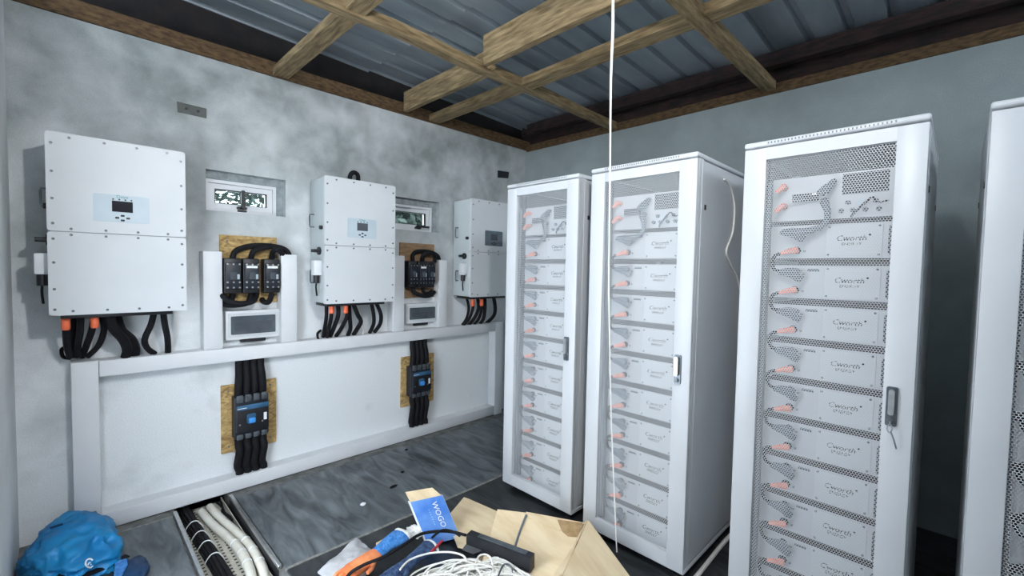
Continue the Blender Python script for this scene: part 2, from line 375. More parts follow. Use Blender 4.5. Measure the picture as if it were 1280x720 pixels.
# --- outside: ground and shrubs behind the windows
struct('ground_outside', MB().box(-6, -.3, -7, 3, -.4, -.25), 'soil')
def shrub(cx, cy, h, label, seed):
    rnd = random.Random(seed); t = thing('garden_shrub', label, 'shrub', (cx, cy, -.25))
    st = MB()
    for k in range(5):
        a = rnd.uniform(0, 6.28); st.tube([(cx, cy, -.25), (cx+.1*math.cos(a), cy+.1*math.sin(a), .8), (cx+.35*math.cos(a), cy+.35*math.sin(a), h*.8)], .02, 6, 4, r1=.006)
    part('stem', st, 'stem', t)
    lf = MB()
    for k in range(3600 if seed == 3 else 7000):
        p = Vector((rnd.gauss(0, .22), max(-.75, min(.75, rnd.gauss(0, .45))), rnd.uniform(1.2, h)));
        if abs(p.x) > .5: continue
        s = rnd.uniform(.018, .04)*(1 if seed == 3 else 1.5); u = Vector((rnd.gauss(0, 1), rnd.gauss(0, 1), rnd.gauss(0, 1))).normalized(); w = u.orthogonal().normalized()
        c = Vector((cx, cy, 0))+p
        lf.add([c-u*s*1.4, c+w*s*.6, c+u*s*1.4, c-w*s*.6], [(0, 1, 2, 3)])
    o = part('foliage', lf, 'leaf', t); o['kind'] = 'stuff'
shrub(-1.5, -2.50, 2.62, 'leafy green shrub outside the small window with the upright handle', 3)
shrub(-1.6, -.45, 2.75, 'leafy green shrub outside the small window with the sideways handle', 4)

# --- lamp: small LED floodlight clamped to a timber hanger, aimed at the inverter wall
aim = Vector(LAMP_AIM).normalized(); lp = Vector(LAMP)
lt = thing('flood_lamp', 'small round LED floodlight hung from the roof timber, aimed at the inverters', 'lamp', (LAMP[0], LAMP[1], LAMP[2]-.06))
part('hanger', MB().tube([lp-aim*.06+Vector((0, 0, .02)), lp-aim*.06+Vector((0, 0, .12)), (lp.x-aim.x*.06, lp.y-aim.y*.06, zroof(lp.y)+.003)], .008, 8, 1), 'steel_dark', lt)
part('housing', MB().tube([lp-aim*d for d in (.10, .09, .05, .012, .004)], .06, 20, 1, radii=[.02, .038, .046, .062, .062]), 'black_plastic', lt)
part('lens', MB().tube([lp-aim*.0035, lp+aim*.002, lp+aim*.006], .05, 20, 1, radii=[.052, .052, .046]), 'bulb_glow', lt)
# ================================================================== WALL EQUIPMENT
# --- inverters (local: x = 0 at the wall, y centred, z = 0 at the underside of the case)
IW, IH, ID = .546, .890, .30
def build_inverter_meshes():
    D = {}
    D['wall_bracket'] = MB().box(.002, .03, -.20, .20, .10, .80, .004).mesh('wall_bracket', 'inverter_body')
    D['body'] = MB().box(.03, .272, -IW/2+.006, IW/2-.006, .004, IH-.004, .008).mesh('body', 'inverter_body')
    hz = .412
    D['upper_cover'] = MB().rrect('x', .272, ID, -IW/2, IW/2, hz+.0015, IH, .014).mesh('upper_cover', 'inverter_white')
    D['lower_cover'] = MB().rrect('x', .272, ID, -IW/2, IW/2, 0, hz-.0015, .014).mesh('lower_cover', 'inverter_white')
    D['display_panel'] = MB().rrect('x', ID-.001, ID+.003, -IW/2+.164, -IW/2+.386, .475, .615, .010).mesh('display_panel', 'panel_grey')
    D['display_panel_dark'] = MB().rrect('x', ID-.001, ID+.003, -IW/2+.164, -IW/2+.386, .475, .615, .010).mesh('display_panel', 'panel_dark')
    D['screen'] = MB().box(ID+.002, ID+.005, -IW/2+.235, -IW/2+.317, .528, .584).mesh('screen', 'screen')
    D['screen_grey'] = MB().box(ID+.002, ID+.005, -IW/2+.235, -IW/2+.317, .528, .584).mesh('screen', 'screen_grey')
    D['button'] = MB().rrect('x', 0, .003, -.008, .008, -.005, .005, .003).mesh('button', 'print_dark')
    D['indicator'] = MB().cyl((0, 0, 0), (.002, 0, 0), .004, 10).mesh('indicator', 'print_dark')
    D['screw'] = MB().cyl((0, 0, 0), (.003, 0, 0), .0065, 8).mesh('screw', 'screw_steel')
    D['gland_plate'] = MB().box(.05, .25, -.235, .215, -.022, .004, .004).mesh('gland_plate', 'black_plastic')
    D['grip'] = MB().tube([(0, 0, 0), (0, -.028, 0), (0, -.03, .012), (0, -.03, .078), (0, -.028, .09), (0, 0, .09)], .005, 6, 1).mesh('grip', 'steel_dark')
    D['rotary_switch'] = MB().cyl((0, 0, 0), (0, -.012, 0), .028, 16).rrect('y', -.05, -.012, -.03, .03, -.011, .011, .006).mesh('rotary_switch', 'black_plastic')
    D['knob'] = MB().cyl((0, 0, 0), (0, -.018, 0), .014, 12).mesh('knob', 'black_plastic')
    D['data_logger'] = MB().box(-.032, .032, -.055, 0, 0, .105, .008).mesh('data_logger', 'white_pvc')
    D['logger_plug'] = MB().cyl((0, -.028, 0), (0, -.028, -.055), .020, 12).mesh('logger_plug', 'black_plastic')
    D['logger_lead'] = MB().tube([(0, -.028, -.05), (0, -.030, -.09), (.004, -.026, -.145)], .006, 6).mesh('logger_lead', 'black_rubber')
    D['brand'] = text_mesh('brand_text', 'Deye', .022, 'print_teal', .0004, 0, TXT_FRONT_X)
    return D
INV = build_inverter_meshes()
def inverter(yc, z0, label, dark=False):
    t = thing('hybrid_inverter', label, 'inverter', (0, yc, z0), 'inverters on the plastered wall')
    for n in ('wall_bracket', 'body'): O(n, INV[n], t)
    up = O('upper_cover', INV['upper_cover'], t); lo = O('lower_cover', INV['lower_cover'], t)
    p = O('display_panel', INV['display_panel_dark' if dark else 'display_panel'], t)
    O('screen', INV['screen_grey' if yc > -3 else 'screen'], p)
    yb = -IW/2+.276
    for (dy, dz) in ((-.018, -.010), (.018, -.010), (0, .002), (0, -.022)): O('button', INV['button'], p, (ID+.002, yb+dy*1.2, .507+dz))
    for k in range(4): O('indicator', INV['indicator'], p, (ID+.002, yb-.036+.024*k, .592))
    O('brand_text', INV['brand'], p, (ID+.0035, yb, .606))
    h = IW/2-.020
    for zz in (.03, .13, .26, .375): 
        for s in (-1, 1): O('screw', INV['screw'], lo, (ID-.001, s*h, zz))
    for zz in (.45, .57, .70, .835):
        for s in (-1, 1): O('screw', INV['screw'], up, (ID-.001, s*h, zz))
    for k in range(4):
        y = -.19+.127*k
        O('screw', INV['screw'], up, (ID-.001, y, IH-.02)); O('screw', INV['screw'], up, (ID-.001, y, .427))
        O('screw', INV['screw'], lo, (ID-.001, y, .397)); O('screw', INV['screw'], lo, (ID-.001, y, .02))
    O('gland_plate', INV['gland_plate'], t)
    ys = -IW/2+.006
    O('grip', INV['grip'], t, (.10, ys, .545)); O('grip', INV['grip'], t, (.11, ys, .145))
    O('rotary_switch', INV['rotary_switch'], t, (.205, ys, .372)); O('knob', INV['knob'], t, (.245, ys, .535))
    d = O('data_logger', INV['data_logger'], t, (.215, ys, .20)); O('logger_plug', INV['logger_plug'], d); O('logger_lead', INV['logger_lead'], d)
    return t
I1, I2, I3 = (-3.362, 1.221), (-2.036, 1.221), (-.727, 1.228)
inverter(*I1, 'white metal inverter with black screen beside the entrance wall, above the blue bag')
inverter(*I2, 'white metal inverter between the two small windows, pale grey display panel')
inverter(*I3, 'white metal inverter with dark grey display panel, next to the corner cabinet', True)

# --- cable trunking frame around the lower wall and the upright ducts
def trunk(x0, x1, y0, y1, z0, z1, name, label, lid=True):
    t = thing(name, label, 'cable trunking', ((x0+x1)/2, (y0+y1)/2, z0), 'white cable trunking on the wall')
    part('channel', MB().box(x0, x1-.006, y0, y1, z0, z1, .002, 1), 'white_pvc', t)
    if y1-y0 > z1-z0: part('lid', MB().box(x1-.008, x1, y0+.001, y1-.001, z0+.001, z1-.001, .003), 'white_pvc', t)
    else: part('lid', MB().box(x1-.008, x1, y0+.001, y1-.001, z0+.001, z1-.001, .003), 'white_pvc', t)
    return t
trunk(-.001, .10, -3.566, -3.456, -.012, .948, 'trunking_run', 'white upright trunking post beside the blue bag')
trunk(-.001, .10, -3.455, -.497, .855, .946, 'trunking_run', 'long white horizontal trunking ledge under the inverters')
trunk(-.001, .10, -3.455, -.497, -.005, .085, 'trunking_run', 'long white horizontal trunking along the floor edge')
trunk(-.001, .10, -.496, -.386, -.012, .948, 'trunking_run', 'white upright trunking post behind the corner cabinet')
trunk(-.001, .10, -2.975, -2.872, .947, 1.567, 'cable_duct', 'tall white duct standing on the ledge, left of three black breakers')
trunk(-.001, .10, -2.525, -2.42, .947, 1.562, 'cable_duct', 'tall white duct standing on the ledge, right of three black breakers')
trunk(-.001, .10, -1.66, -1.555, .947, 1.585, 'cable_duct', 'white duct on the ledge half hidden by the middle inverter')
trunk(-.001, .08, -1.184, -1.098, .947, 1.56, 'cable_duct', 'white duct on the ledge beside the small plywood breaker board')

# --- backing boards
def board(y0, y1, z0, z1, m_, label):
    t = thing('backing_board', label, 'board', (.01, (y0+y1)/2, z0), 'wooden backing boards for breakers')
    part('panel', MB().box(-.001, .018, y0, y1, z0, z1), m_, t)
    for (y, z) in ((y0+.04, z1-.04), (y1-.04, z1-.04), (y0+.04, z0+.04), (y1-.04, z0+.04)): O('screw', INV['screw'], t, (.006, y-(y0+y1)/2, z-z0))
board(-2.868, -2.527, 1.228, 1.678, 'osb', 'chipboard panel behind three black breakers between white ducts')
board(-1.55, -1.20, 1.222, 1.70, 'plywood', 'brown plywood panel behind small black breakers near the corner')
board(-2.868, -2.535, .232, .686, 'osb', 'chipboard panel behind the large blue-lever breaker above the trench')
board(-1.528, -1.190, .264, .704, 'osb', 'chipboard panel behind the slim blue-lever breaker near the corner')

# --- black fuse switch breakers on the upper boards
FB = {'case': MB().box(0, .085, -.050, .050, -.115, .115, .010).mesh('case', 'black_plastic'),
      'front': MB().box(.083, .105, -.044, .044, -.085, .085, .006).mesh('front_cover', 'navy_plastic'),
      'lever': MB().rrect('x', .104, .118, -.020, .014, -.022, .026, .004).mesh('lever', 'screen_grey'),
      'ratings': MB().box(.1045, .1055, .020, .034, -.02, .012).mesh('ratings_plate', 'panel_grey'),
      'label': MB().box(.1045, .106, -.034, .030, .052, .068).mesh('paper_label', 'print_white'),
      'bolt': MB().cyl((.103, 0, 0), (.108, 0, 0), .006, 8).mesh('bolt', 'steel')}
def fuse_breaker(p, label, tagged, sc=1.):
    t = thing('circuit_breaker', label, 'breaker', (.017, p[0], p[1]), 'black breakers on the upper boards')
    t.scale = (1, sc, 1)
    O('case', FB['case'], t); f = O('front_cover', FB['front'], t); O('lever', FB['lever'], t); O('ratings_plate', FB['ratings'], f)
    if tagged: O('paper_label', FB['label'], f)
    for y in (-.034, 0, .034):
        for z in (.076, -.04, -.074): O('bolt', FB['bolt'], f, (0, y, z))
for px, lab, tg in ((291, 'black breaker without a paper label, first of three on the chipboard', False), (314.5, 'black breaker with white paper label, middle of three on the chipboard', True), (340, 'black breaker with white paper label, beside the right white duct', True)):
    q = atx(px, 345, .10); fuse_breaker((q.y, q.z), lab, tg)
for k, (px, lab, tg) in enumerate(((516, 'slim black breaker by the plywood edge, first of three near the corner', False), (528, 'slim black breaker with a white label, middle of the plywood board', True), (538.5, 'slim black breaker next to the narrow white duct on plywood', False))):
    q = atx(px, 343, .10); fuse_breaker((q.y, q.z), lab, tg, .84)

def cable(pts, r, label, group, n=8, plug=None, name='power_cable', m_='black_rubber'):
    t = thing(name, label, 'cable', min(pts, key=lambda p: p[2]), group)
    part('sheath', MB().tube(pts, r, n), m_, t)
    if plug: part('plug', MB().tube([Vector(plug)+Vector((0, 0, d)) for d in (.03, .025, -.025, -.035)], .02, 10, 1, radii=[.016, .018, .018, .014]), 'orange_plug', t)
    return t
def pxs(lst): return [atx(a, b, c) for (a, b, c) in lst]
GU = 'black cables looping over the upper breakers'
for pts, lab in (([(291, 323, .05), (295, 313.5, .05), (314, 307.5, .045), (338, 307.5, .04), (355, 312, .038), (361, 318, .035), (362, 326, .035)], 'thick black cable arching from the first breaker over the duct'),
                 ([(314, 323, .06), (317, 314, .085), (330, 309.5, .088), (345, 308.5, .082), (356, 312, .080), (361, 318, .078), (362, 326, .077)], 'thick black cable arching from the middle breaker to the duct'),
                 ([(340, 323, .06), (341, 315, .105), (345, 312.5, .130), (350, 313.5, .120), (353, 318, .086), (353, 325, .058)], 'short black cable arching from the last breaker to the duct'),
                 ([(291, 367, .05), (289, 375.5, .055), (284, 376.5, .045), (277, 372, .035)], 'black cable looping below the first breaker to the board edge'),
                 ([(314, 367, .055), (310, 378, .085), (297, 381, .10), (285, 381, .085), (277, 379, .062)], 'black cable sweeping left under the middle breaker'),
                 ([(321, 367, .07), (317, 376, .125), (302, 379.5, .143), (287, 377, .130), (281, 372, .110), (277, 369, .086)], 'second black cable sweeping left under the middle breaker'),
                 ([(340, 367, .06), (336, 377, .075), (330, 377.5, .060), (327.5, 374, .030)], 'black cable hooking back under the last breaker')):
    cable(pxs(pts), .018, lab, GU)
for pts, lab, r_ in (([(516, 327, .05), (516, 319, .05), (521, 314.5, .05), (535, 314.5, .047), (544, 317.5, .040), (548, 321.5, .036), (549, 329, .036)], 'black cable hood arching over the small breakers near the corner', .018),
                 ([(528, 327, .06), (529, 319, .09), (535, 315.5, .098), (541, 317, .090), (543.5, 321, .066), (543.5, 328, .055)], 'second black cable arching over the small breakers', .018),
                 ([(516, 359, .06), (519, 366, .085), (529, 370, .095), (537, 369.5, .085), (543, 365, .055)], 'black cable loop hanging under the small breakers', .018),
                 ([(528, 359, .045), (530, 365.5, .045), (535, 366.5, .040), (540, 363, .032)], 'black cable curl below the middle small breaker', .015),
                 ([(507.5, 324, .030), (507.2, 340, .031), (507.5, 356, .030)], 'black cable running down the plywood edge', .0115)):
    cable(pxs(pts) if r_ > .012 else [(.029, -1.5345, z_) for z_ in (1.545, 1.45, 1.36)], r_, lab, GU)

# --- small distribution boxes with smoked covers
def dist_box(q, inner, x, label):
    P = [atx(a, b, x) for a, b in q]; y0, y1 = (P[0].y+P[2].y)/2, (P[1].y+P[3].y)/2; z1, z0 = (P[0].z+P[1].z)/2, (P[2].z+P[3].z)/2
    t = thing('breaker_box', label, 'breaker box', (.03, (y0+y1)/2, z0), 'white breaker boxes between the ducts')
    part('housing', MB().box(-.001, x, y0, y1, z0, z1, .006), 'white_pvc', t)
    d = .028
    part('bezel', MB().rrect('x', x-.001, x+.006, y0+.012, y1-.012, z0+.018, z1-.018, .006), 'inverter_white', t)
    c = part('cover', MB().rrect('x', x+.005, x+.014, y0+d, y1-d, z0+.036, z1-.036, .006), 'smoked_cover', t)
    part('viewing_slot', MB().box(x+.013, x+.016, y0+d+.02, y1-d-.02, z0+.055, z1-.075), 'screen_grey', c)
    part('cable_entry', MB().box(.01, x-.02, y0+.09, y1-.08, z0-.025, z0+.002, .003), 'black_plastic', t)
dist_box([(281, 388), (349, 387), (283, 425), (349, 421)], None, .055, 'white breaker box with smoked cover below three black breakers')
dist_box([(508, 379), (546, 379), (508, 405), (546, 402)], None, .05, 'white breaker box with smoked cover below the plywood panel')

# --- moulded case breakers with blue levers on the lower wall
def mccb(q, label, wlab):
    P = [atx(a, b, .12) for a, b in q]; y0, y1 = (P[0].y+P[2].y)/2, (P[1].y+P[3].y)/2; z1, z0 = (P[0].z+P[1].z)/2, (P[2].z+P[3].z)/2
    w = y1-y0; h = z1-z0; t = thing('main_breaker', label, 'breaker', (.018, (y0+y1)/2, z0), 'blue lever breakers on the lower wall')
    part('case', MB().box(.017, .10, y0, y1, z0, z1, .006), 'navy_plastic', t)
    f = part('front_cover', MB().box(.098, .12, y0+.006, y1-.004, z0+.16*h, z1-.18*h, .005), 'black_plastic', t)
    part('brand_strip', MB().box(.119, .123, y0+.008, y1-.006, z1-.30*h, z1-.18*h, .002), 'blue_case', f)
    part('white_label', MB().box(.1195, .1215, y1-.04*w-.028, y1-.04*w-.010, z0+.38*h, z0+.56*h), 'print_white', f)
    part('maker_text', MB().box(.1225, .1235, y0+.05*w, y0+.32*w, z1-.26*h, z1-.245*h), 'print_white', f)
    yc = y0+.45*w; zc = z0+.47*h
    lv = part('lever', MB().rrect('x', .119, .128, yc-.13*w, yc+.13*w, zc-.11*h, zc+.12*h, .008), 'blue_case', t)
    part('toggle', MB().box(.126, .150, yc-.10*w, yc+.10*w, zc-.09*h, zc+.04*h, .007), 'blue_toggle', lv)
    for k in range(4):
        y = y0+w*(.14+.24*k)
        part('terminal_cover', MB().box(.095, .116, y-.09*w, y+.09*w, z1-.12*h, z1+.015, .005), 'steel_dark', t)
        part('terminal_cover', MB().box(.095, .112, y-.09*w, y+.09*w, z0-.005, z0+.11*h, .005), 'steel_dark', t)
    for y in (y0+.12*w, y0+.78*w): part('bolt', MB().cyl((.119, y, z0+.36*h), (.123, y, z0+.36*h), .006, 8), 'steel', t)
    for k in range(4):
        y = y0+w*(.14+.24*k); sh = -.006*w/.2*(k-1.5)
        od = ('first', 'second', 'third', 'fourth')[k]
        cable([(.055, y+sh, .858), (.056, y+sh, .80), (.072, y+sh*.6, .74), (.074, y, z1+.05), (.064, y, z1-.006)], .119*w, od+' black cable dropping from the ledge into the '+wlab, 'black cables feeding the lower breakers', 10)
        cable([(.064, y, z0+.006), (.074, y, z0-.05), (.080, y+.004, z0-.09), (.066, y-.006, .15), (.058, y+.006, .11), (.057, y+.008, .083)], .119*w, od+' black cable from the '+wlab+' down into the floor trunking', 'black cables feeding the lower breakers', 10)
mccb([(294, 497), (337, 494), (295, 550), (337, 543)], 'large black breaker with blue lever on chipboard above the trench', 'large blue-lever breaker')
mccb([(515.5, 459), (540, 457), (516, 497), (539.5, 493)], 'black breaker with blue lever on chipboard near the corner', 'corner blue-lever breaker')

# --- cables under the inverters
GI = {0: 'cables under the inverter beside the entrance wall', 1: 'cables under the middle inverter', 2: 'cables under the inverter by the corner cabinet'}
def under(which, lst, where):
    for pts, r, pl, lab in lst:
        P = pxs(pts); 
        cable(P, r, lab+' '+where, GI[which], 8, P[0]-Vector((0, 0, .045)) if pl else None)
under(0, [
    ([(82, 393, .21), (83, 412, .20), (84, 432, .145), (88, 446, .085)], .016, True, 'black cable with orange plug, outermost'),
    ([(92, 393, .13), (92, 415, .115), (91, 435, .07), (92, 446, .040)], .014, False, 'plain black cable beside the outermost orange plug'),
    ([(101, 392, .19), (100, 415, .175), (97, 432, .12), (97, 446, .078)], .015, False, 'black cable between the two orange plugs'),
    ([(118, 391, .21), (115, 412, .195), (108, 432, .10), (102.5, 446, .040)], .015, True, 'black cable with orange plug, second from the wall corner'),
    ([(127, 391, .13), (130, 412, .13), (123, 432, .105), (109, 446, .078)], .014, False, 'black cable curving back to the plug bundle'),
    ([(82, 434, .045), (77, 437, .050), (79, 446, .056), (88, 448, .046)], .009, False, 'thin black loop at the ledge end'),
    ([(144, 391, .12), (151, 412, .105), (164, 424, .080), (169, 436, .050), (168, 446, .032)], .024, False, 'thick black sleeved cable'),
    ([(136, 391, .20), (142, 410, .190), (154, 424, .145), (159, 436, .098), (157, 446, .072)], .024, False, 'second thick black sleeved cable'),
    ([(193, 388, .14), (189, 405, .14), (181, 424, .12), (184, 435, .08), (193, 442, .045)], .016, False, 'black cable bowing left at the right end'),
    ([(204, 388, .14), (206, 405, .14), (209, 420, .12), (210, 432, .08), (210, 441, .045)], .016, False, 'black cable hanging straight at the right end'),
], 'under the entrance-side inverter')
under(1, [
    ([(408, 378, .13), (408, 395, .12), (406, 410, .075), (404, 421, .035)], .014, False, 'outermost black cable'),
    ([(414.5, 378, .20), (414, 395, .19), (411, 410, .135), (409, 421, .080)], .015, True, 'black cable with orange plug, outermost'),
    ([(422, 378, .18), (423, 393, .17), (418, 408, .13), (413, 420, .06)], .016, False, 'black cable between the orange plugs'),
    ([(432, 378, .20), (434, 393, .19), (428, 408, .14), (420, 420, .06)], .015, True, 'black cable with orange plug, second in the row'),
    ([(436, 378, .16), (437, 395, .15), (438, 410, .11), (435, 419, .05)], .016, False, 'black cable hanging behind the second orange plug'),
    ([(441, 378, .18), (447, 393, .17), (451, 402, .14), (446, 412, .10), (442, 418, .05)], .017, False, 'black cable with an elbow bend'),
    ([(401, 413, .030), (397, 417, .045), (398, 424, .070), (402, 425, .085)], .009, False, 'thin black loop on the ledge'),
    ([(464, 378, .16), (467, 393, .16), (467, 405, .11), (462, 416, .05)], .015, False, 'inner black cable of the right-hand pair'),
    ([(470, 378, .16), (476, 393, .16), (475, 405, .11), (468, 415, .05)], .016, False, 'outer black cable of the right-hand pair'),
], 'under the middle inverter')
t = cable(pxs([(448, 381, .16), (451, 398, .12), (455, 412, .07), (452, 419.5, .05)]), .006, 'thin white lead hanging below the middle inverter', GI[1], m_='wire_white', name='thin_lead')
under(2, [
    ([(583, 371, .13), (586, 385, .11), (583, 398, .065), (577, 407, .030)], .013, False, 'outermost black cable'),
    ([(591, 372, .20), (591, 386, .18), (586, 399, .13), (578.5, 407, .080)], .014, True, 'black cable with orange plug, outermost'),
    ([(597, 372, .18), (598, 386, .16), (592, 399, .12), (584, 408, .06)], .016, False, 'black cable between the orange plugs'),
    ([(602, 372, .20), (602, 386, .18), (598, 399, .13), (590, 408, .06)], .014, True, 'black cable with orange plug, second in the row'),
    ([(606, 371, .17), (606, 388, .16), (604, 399, .12), (598, 407, .06)], .017, False, 'black cable behind the second orange plug'),
    ([(617, 371, .16), (619, 385, .16), (617, 395, .12), (608, 404, .06)], .018, False, 'black cable bowing away'),
], 'under the corner inverter')
# black cable tip above the middle inverter, wall plates
IT = I2[1]+IH-.004
Q_ = pxs([(437.5, 221, .10), (440, 216.5, .10), (444, 216, .10), (447.5, 220, .10)])
cable([Vector((.10, Q_[0].y, IT-.004))]+Q_+[Vector((.10, Q_[-1].y, IT-.004))], .017, 'short black cable loop lying on top of the middle inverter', 'loose black cable ends', name='cable_end')
def wall_box(q, label, m_):
    P = [atx(a, b, 0) for a, b in q]; t = thing('wall_plate_cover', label, 'wall plate', (0, (P[0].y+P[1].y)/2, P[2].z), 'blank metal plates high on the wall')
    pl = part('plate', MB().slab([p+Vector((.002, 0, 0)) for p in (P[0], P[1], P[3], P[2])], .005), m_, t)
    c = sum(P, Vector())/4
    for d in (-.03, .03): part('screw', MB().cyl((.004, c.y+d, c.z), (.010, c.y+d, c.z), .008, 8), 'black_plastic', t)
wall_box([(221, 127), (258, 136), (222, 140), (258, 148)], 'grey metal plate high on the wall above the entrance-side inverter', 'plate_grey')
wall_box([(622, 213), (636, 215), (622, 222), (635, 223)], 'small black plate high on the wall near the room corner', 'black_plastic')
# ================================================================== BATTERY CABINETS
RW, RD, RH = .585, .80, 2.045
def hex_sheet(w, z0, z1, p=.0092, hole=.0042):
    """perforated steel: hexagonal cells, each with a hexagonal hole"""
    R = p/math.sqrt(3); dz = p*math.sqrt(3)/2
    nx = int(w/p); nz = int((z1-z0)/dz)
    a = np.radians(90+60*np.arange(6)); ring = np.stack([np.cos(a), np.sin(a)], 1)
    cx, cz = np.meshgrid(np.arange(nx), np.arange(nz)); X = -w/2+p*(cx+.5*(cz % 2)+.25); Z = z0+dz*(cz+.5)
    c = np.stack([X.ravel(), Z.ravel()], 1); n = len(c)
    v2 = np.concatenate([c[:, None, :]+ring*R, c[:, None, :]+ring*hole], 1).reshape(-1, 2)
    verts = np.stack([v2[:, 0], np.zeros(len(v2)), v2[:, 1]], 1)
    k = np.arange(6); q = np.stack([k, (k+1) % 6, 6+(k+1) % 6, 6+k], 1)
    faces = (np.arange(n)[:, None, None]*12+q).reshape(-1, 4)
    me = bpy.data.meshes.new('perforated_sheet'); me.vertices.add(len(verts)); me.vertices.foreach_set('co', verts.ravel().astype(np.float32))
    me.loops.add(faces.size); me.loops.foreach_set('vertex_index', faces.ravel().astype(np.int32))
    me.polygons.add(len(faces)); me.polygons.foreach_set('loop_start', np.arange(0, faces.size, 4, dtype=np.int32)); me.polygons.foreach_set('loop_total', np.full(len(faces), 4, np.int32))
    me.update(calc_edges=True); me.materials.append(MATS['white_metal']); return me
MZ0, MZ1, MW = .115, 1.972, .424
R = {}
h = RW/2
R['frame'] = (MB().box(-h+.002, -h+.045, .03, .075, .05, 2.02).box(h-.045, h-.002, .03, .075, .05, 2.02).box(-h+.002, -h+.045, RD-.05, RD, .05, 2.02).box(h-.045, h-.002, RD-.05, RD, .05, 2.02)
              .box(-h, h, .002, RD, .045, .0695, .004, 1).box(-h+.045, h-.045, .03, .075, 1.985, 2.02)).mesh('frame', 'white_metal')
R['side_l'] = MB().box(-h, -h+.012, .055, RD-.03, .078, 2.015, .003, 1).mesh('side_panel', 'white_metal')
R['side_r'] = MB().box(h-.012, h, .055, RD-.03, .078, 2.015, .003, 1).mesh('side_panel', 'white_metal')
R['back'] = MB().box(-h+.01, h-.01, RD-.012, RD, .07, 2.015).mesh('back_panel', 'steel_dark')
R['top'] = MB().box(-h-.001, h+.001, -.004, RD, 2.021, RH, .009, 3).mesh('top_cover', 'white_metal')
R['slot'] = MB().box(-.0022, .0022, -.0052, -.0035, 2.030, 2.037).mesh('vent_slot', 'screw_steel')
d0, d1 = .056, 2.016
R['door'] = MB().box(-h+.002, -MW/2+.006, 0, .028, d0, d1, .004, 2).box(MW/2-.006, h-.002, 0, .028, d0, d1, .004, 2).box(-MW/2+.004, MW/2-.004, .0005, .0275, d0+.0005, MZ0+.006).box(-MW/2+.004, MW/2-.004, .0005, .0275, MZ1-.006, d1-.0005).mesh('door', 'white_metal')
R['sheet'] = hex_sheet(MW, MZ0, MZ1)
R['handle'] = MB().rrect('y', -.008, .002, .2165, .2485, .958, 1.098, .006).mesh('handle', 'steel_dark')
R['grip'] = MB().rrect('y', -.024, -.007, .224, .241, 1.000, 1.090, .007).mesh('handle_grip', 'steel')
R['lock'] = MB().cyl((.2325, -.018, .978), (.2325, -.006, .978), .009, 12).mesh('lock', 'screw_steel')
R['key'] = MB().tube([(.2325, -.018, .978), (.2325, -.034, .976)], .003, 6, 1).tube([(.2325, -.034, .972), (.240, -.034, .955), (.2325, -.034, .940), (.225, -.034, .955)], .0018, 6, 4, closed=True).tube([(.236, -.034, .944), (.246, -.030, .915), (.252, -.016, .885)], .0025, 6).mesh('key', 'steel')
R['foot'] = MB().cyl((0, 0, 0), (0, 0, .012), .024, 14).cyl((0, 0, .012), (0, 0, .05), .010, 10).mesh('foot', 'black_plastic')
R['rail'] = MB().box(-.014, .014, .10, .115, .08, 1.98).mesh('rack_rail', 'steel_dark')
R['latch'] = MB().box(-.003, .003, -.010, .010, -.012, .012, .002).mesh('latch', 'black_plastic')
R['slide_l'] = MB().box(-.2035, -.182, .105, .60, -.003, .0005).box(-.2035, -.2005, .105, .60, 0, .015).mesh('slide_rail', 'steel_dark')
R['slide_r'] = MB().box(.198, .2195, .105, .60, -.003, .0005).box(.2165, .2195, .105, .60, 0, .015).mesh('slide_rail', 'steel_dark')
ZC0, PITCH_M, MH = 1.625, .165, .138
ZS = [ZC0-PITCH_M*k-MH/2 for k in range(10)]
ZCTL = 1.712
def cabinet(x0, yf, label, key):
    t = thing('battery_cabinet', label, 'cabinet', (x0+h, yf, 0), 'white battery cabinets')
    O('frame', R['frame'], t)
    for k in ('side_l', 'side_r'):
        s = O('side_panel', R[k], t)
        for (y, z) in ((.10, 1.80), (.70, 1.80)): O('latch', R['latch'], s, ((-h if k == 'side_l' else h), y, z))
    O('back_panel', R['back'], t); tp = O('top_cover', R['top'], t)
    for k in range(34): O('vent_slot', R['slot'], tp, (-.20+.0122*k, 0, 0))
    d = O('door', R['door'], t); O('perforated_sheet', R['sheet'], d, (0, .012, 0)); O('handle', R['handle'], d); O('handle_grip', R['grip'], d); O('lock', R['lock'], d)
    if key: O('key', R['key'], d)
    for x in (-.24, .24):
        for y in (.06, .74): O('foot', R['foot'], t, (x, y, 0))
    for x in (-.236, .236): O('rack_rail', R['rail'], t, (x, 0, 0))
    for z in [ZCTL]+ZS:
        O('slide_rail', R['slide_l'], t, (0, 0, z)); O('slide_rail', R['slide_r'], t, (0, 0, z))
    return t
# battery module: local x centred, y = 0 at its front, z = 0 at its underside
MX0, MX1 = -.198, .214
M = {}
M['case'] = MB().box(MX0, MX1, .006, .50, 0, MH-.001, .003, 1).mesh('case', 'black_plastic')
M['front'] = MB().box(MX0, MX1, .002, .007, 0, MH, .002, 1).mesh('front_plate', 'white_metal')
M['panel'] = MB().box(.000, .176, -.0008, .003, .006, MH-.006, .001, 1).mesh('cover_panel', 'inverter_white')
M['bolt'] = MB().cyl((0, .001, 0), (0, -.003, 0), .0045, 8).mesh('bolt', 'screw_steel')
M['grip'] = MB().tube([(.198, .003, .020), (.198, -.018, .022), (.198, -.022, .032), (.198, -.022, .106), (.198, -.018, .116), (.198, .003, .118)], .005, 6, 1).mesh('grip', 'steel_dark')
M['logo'] = text_mesh('logo_text', 'Cworth', .030, 'print_dark', .0005, .25, TXT_FRONT_Y)
M['logo2'] = text_mesh('logo_subtitle', 'ENERGY', .017, 'print_dark', .0005, .15, TXT_FRONT_Y)
M['port'] = MB().box(-.020, .020, -.002, .003, -.005, .005).mesh('data_port', 'panel_dark')
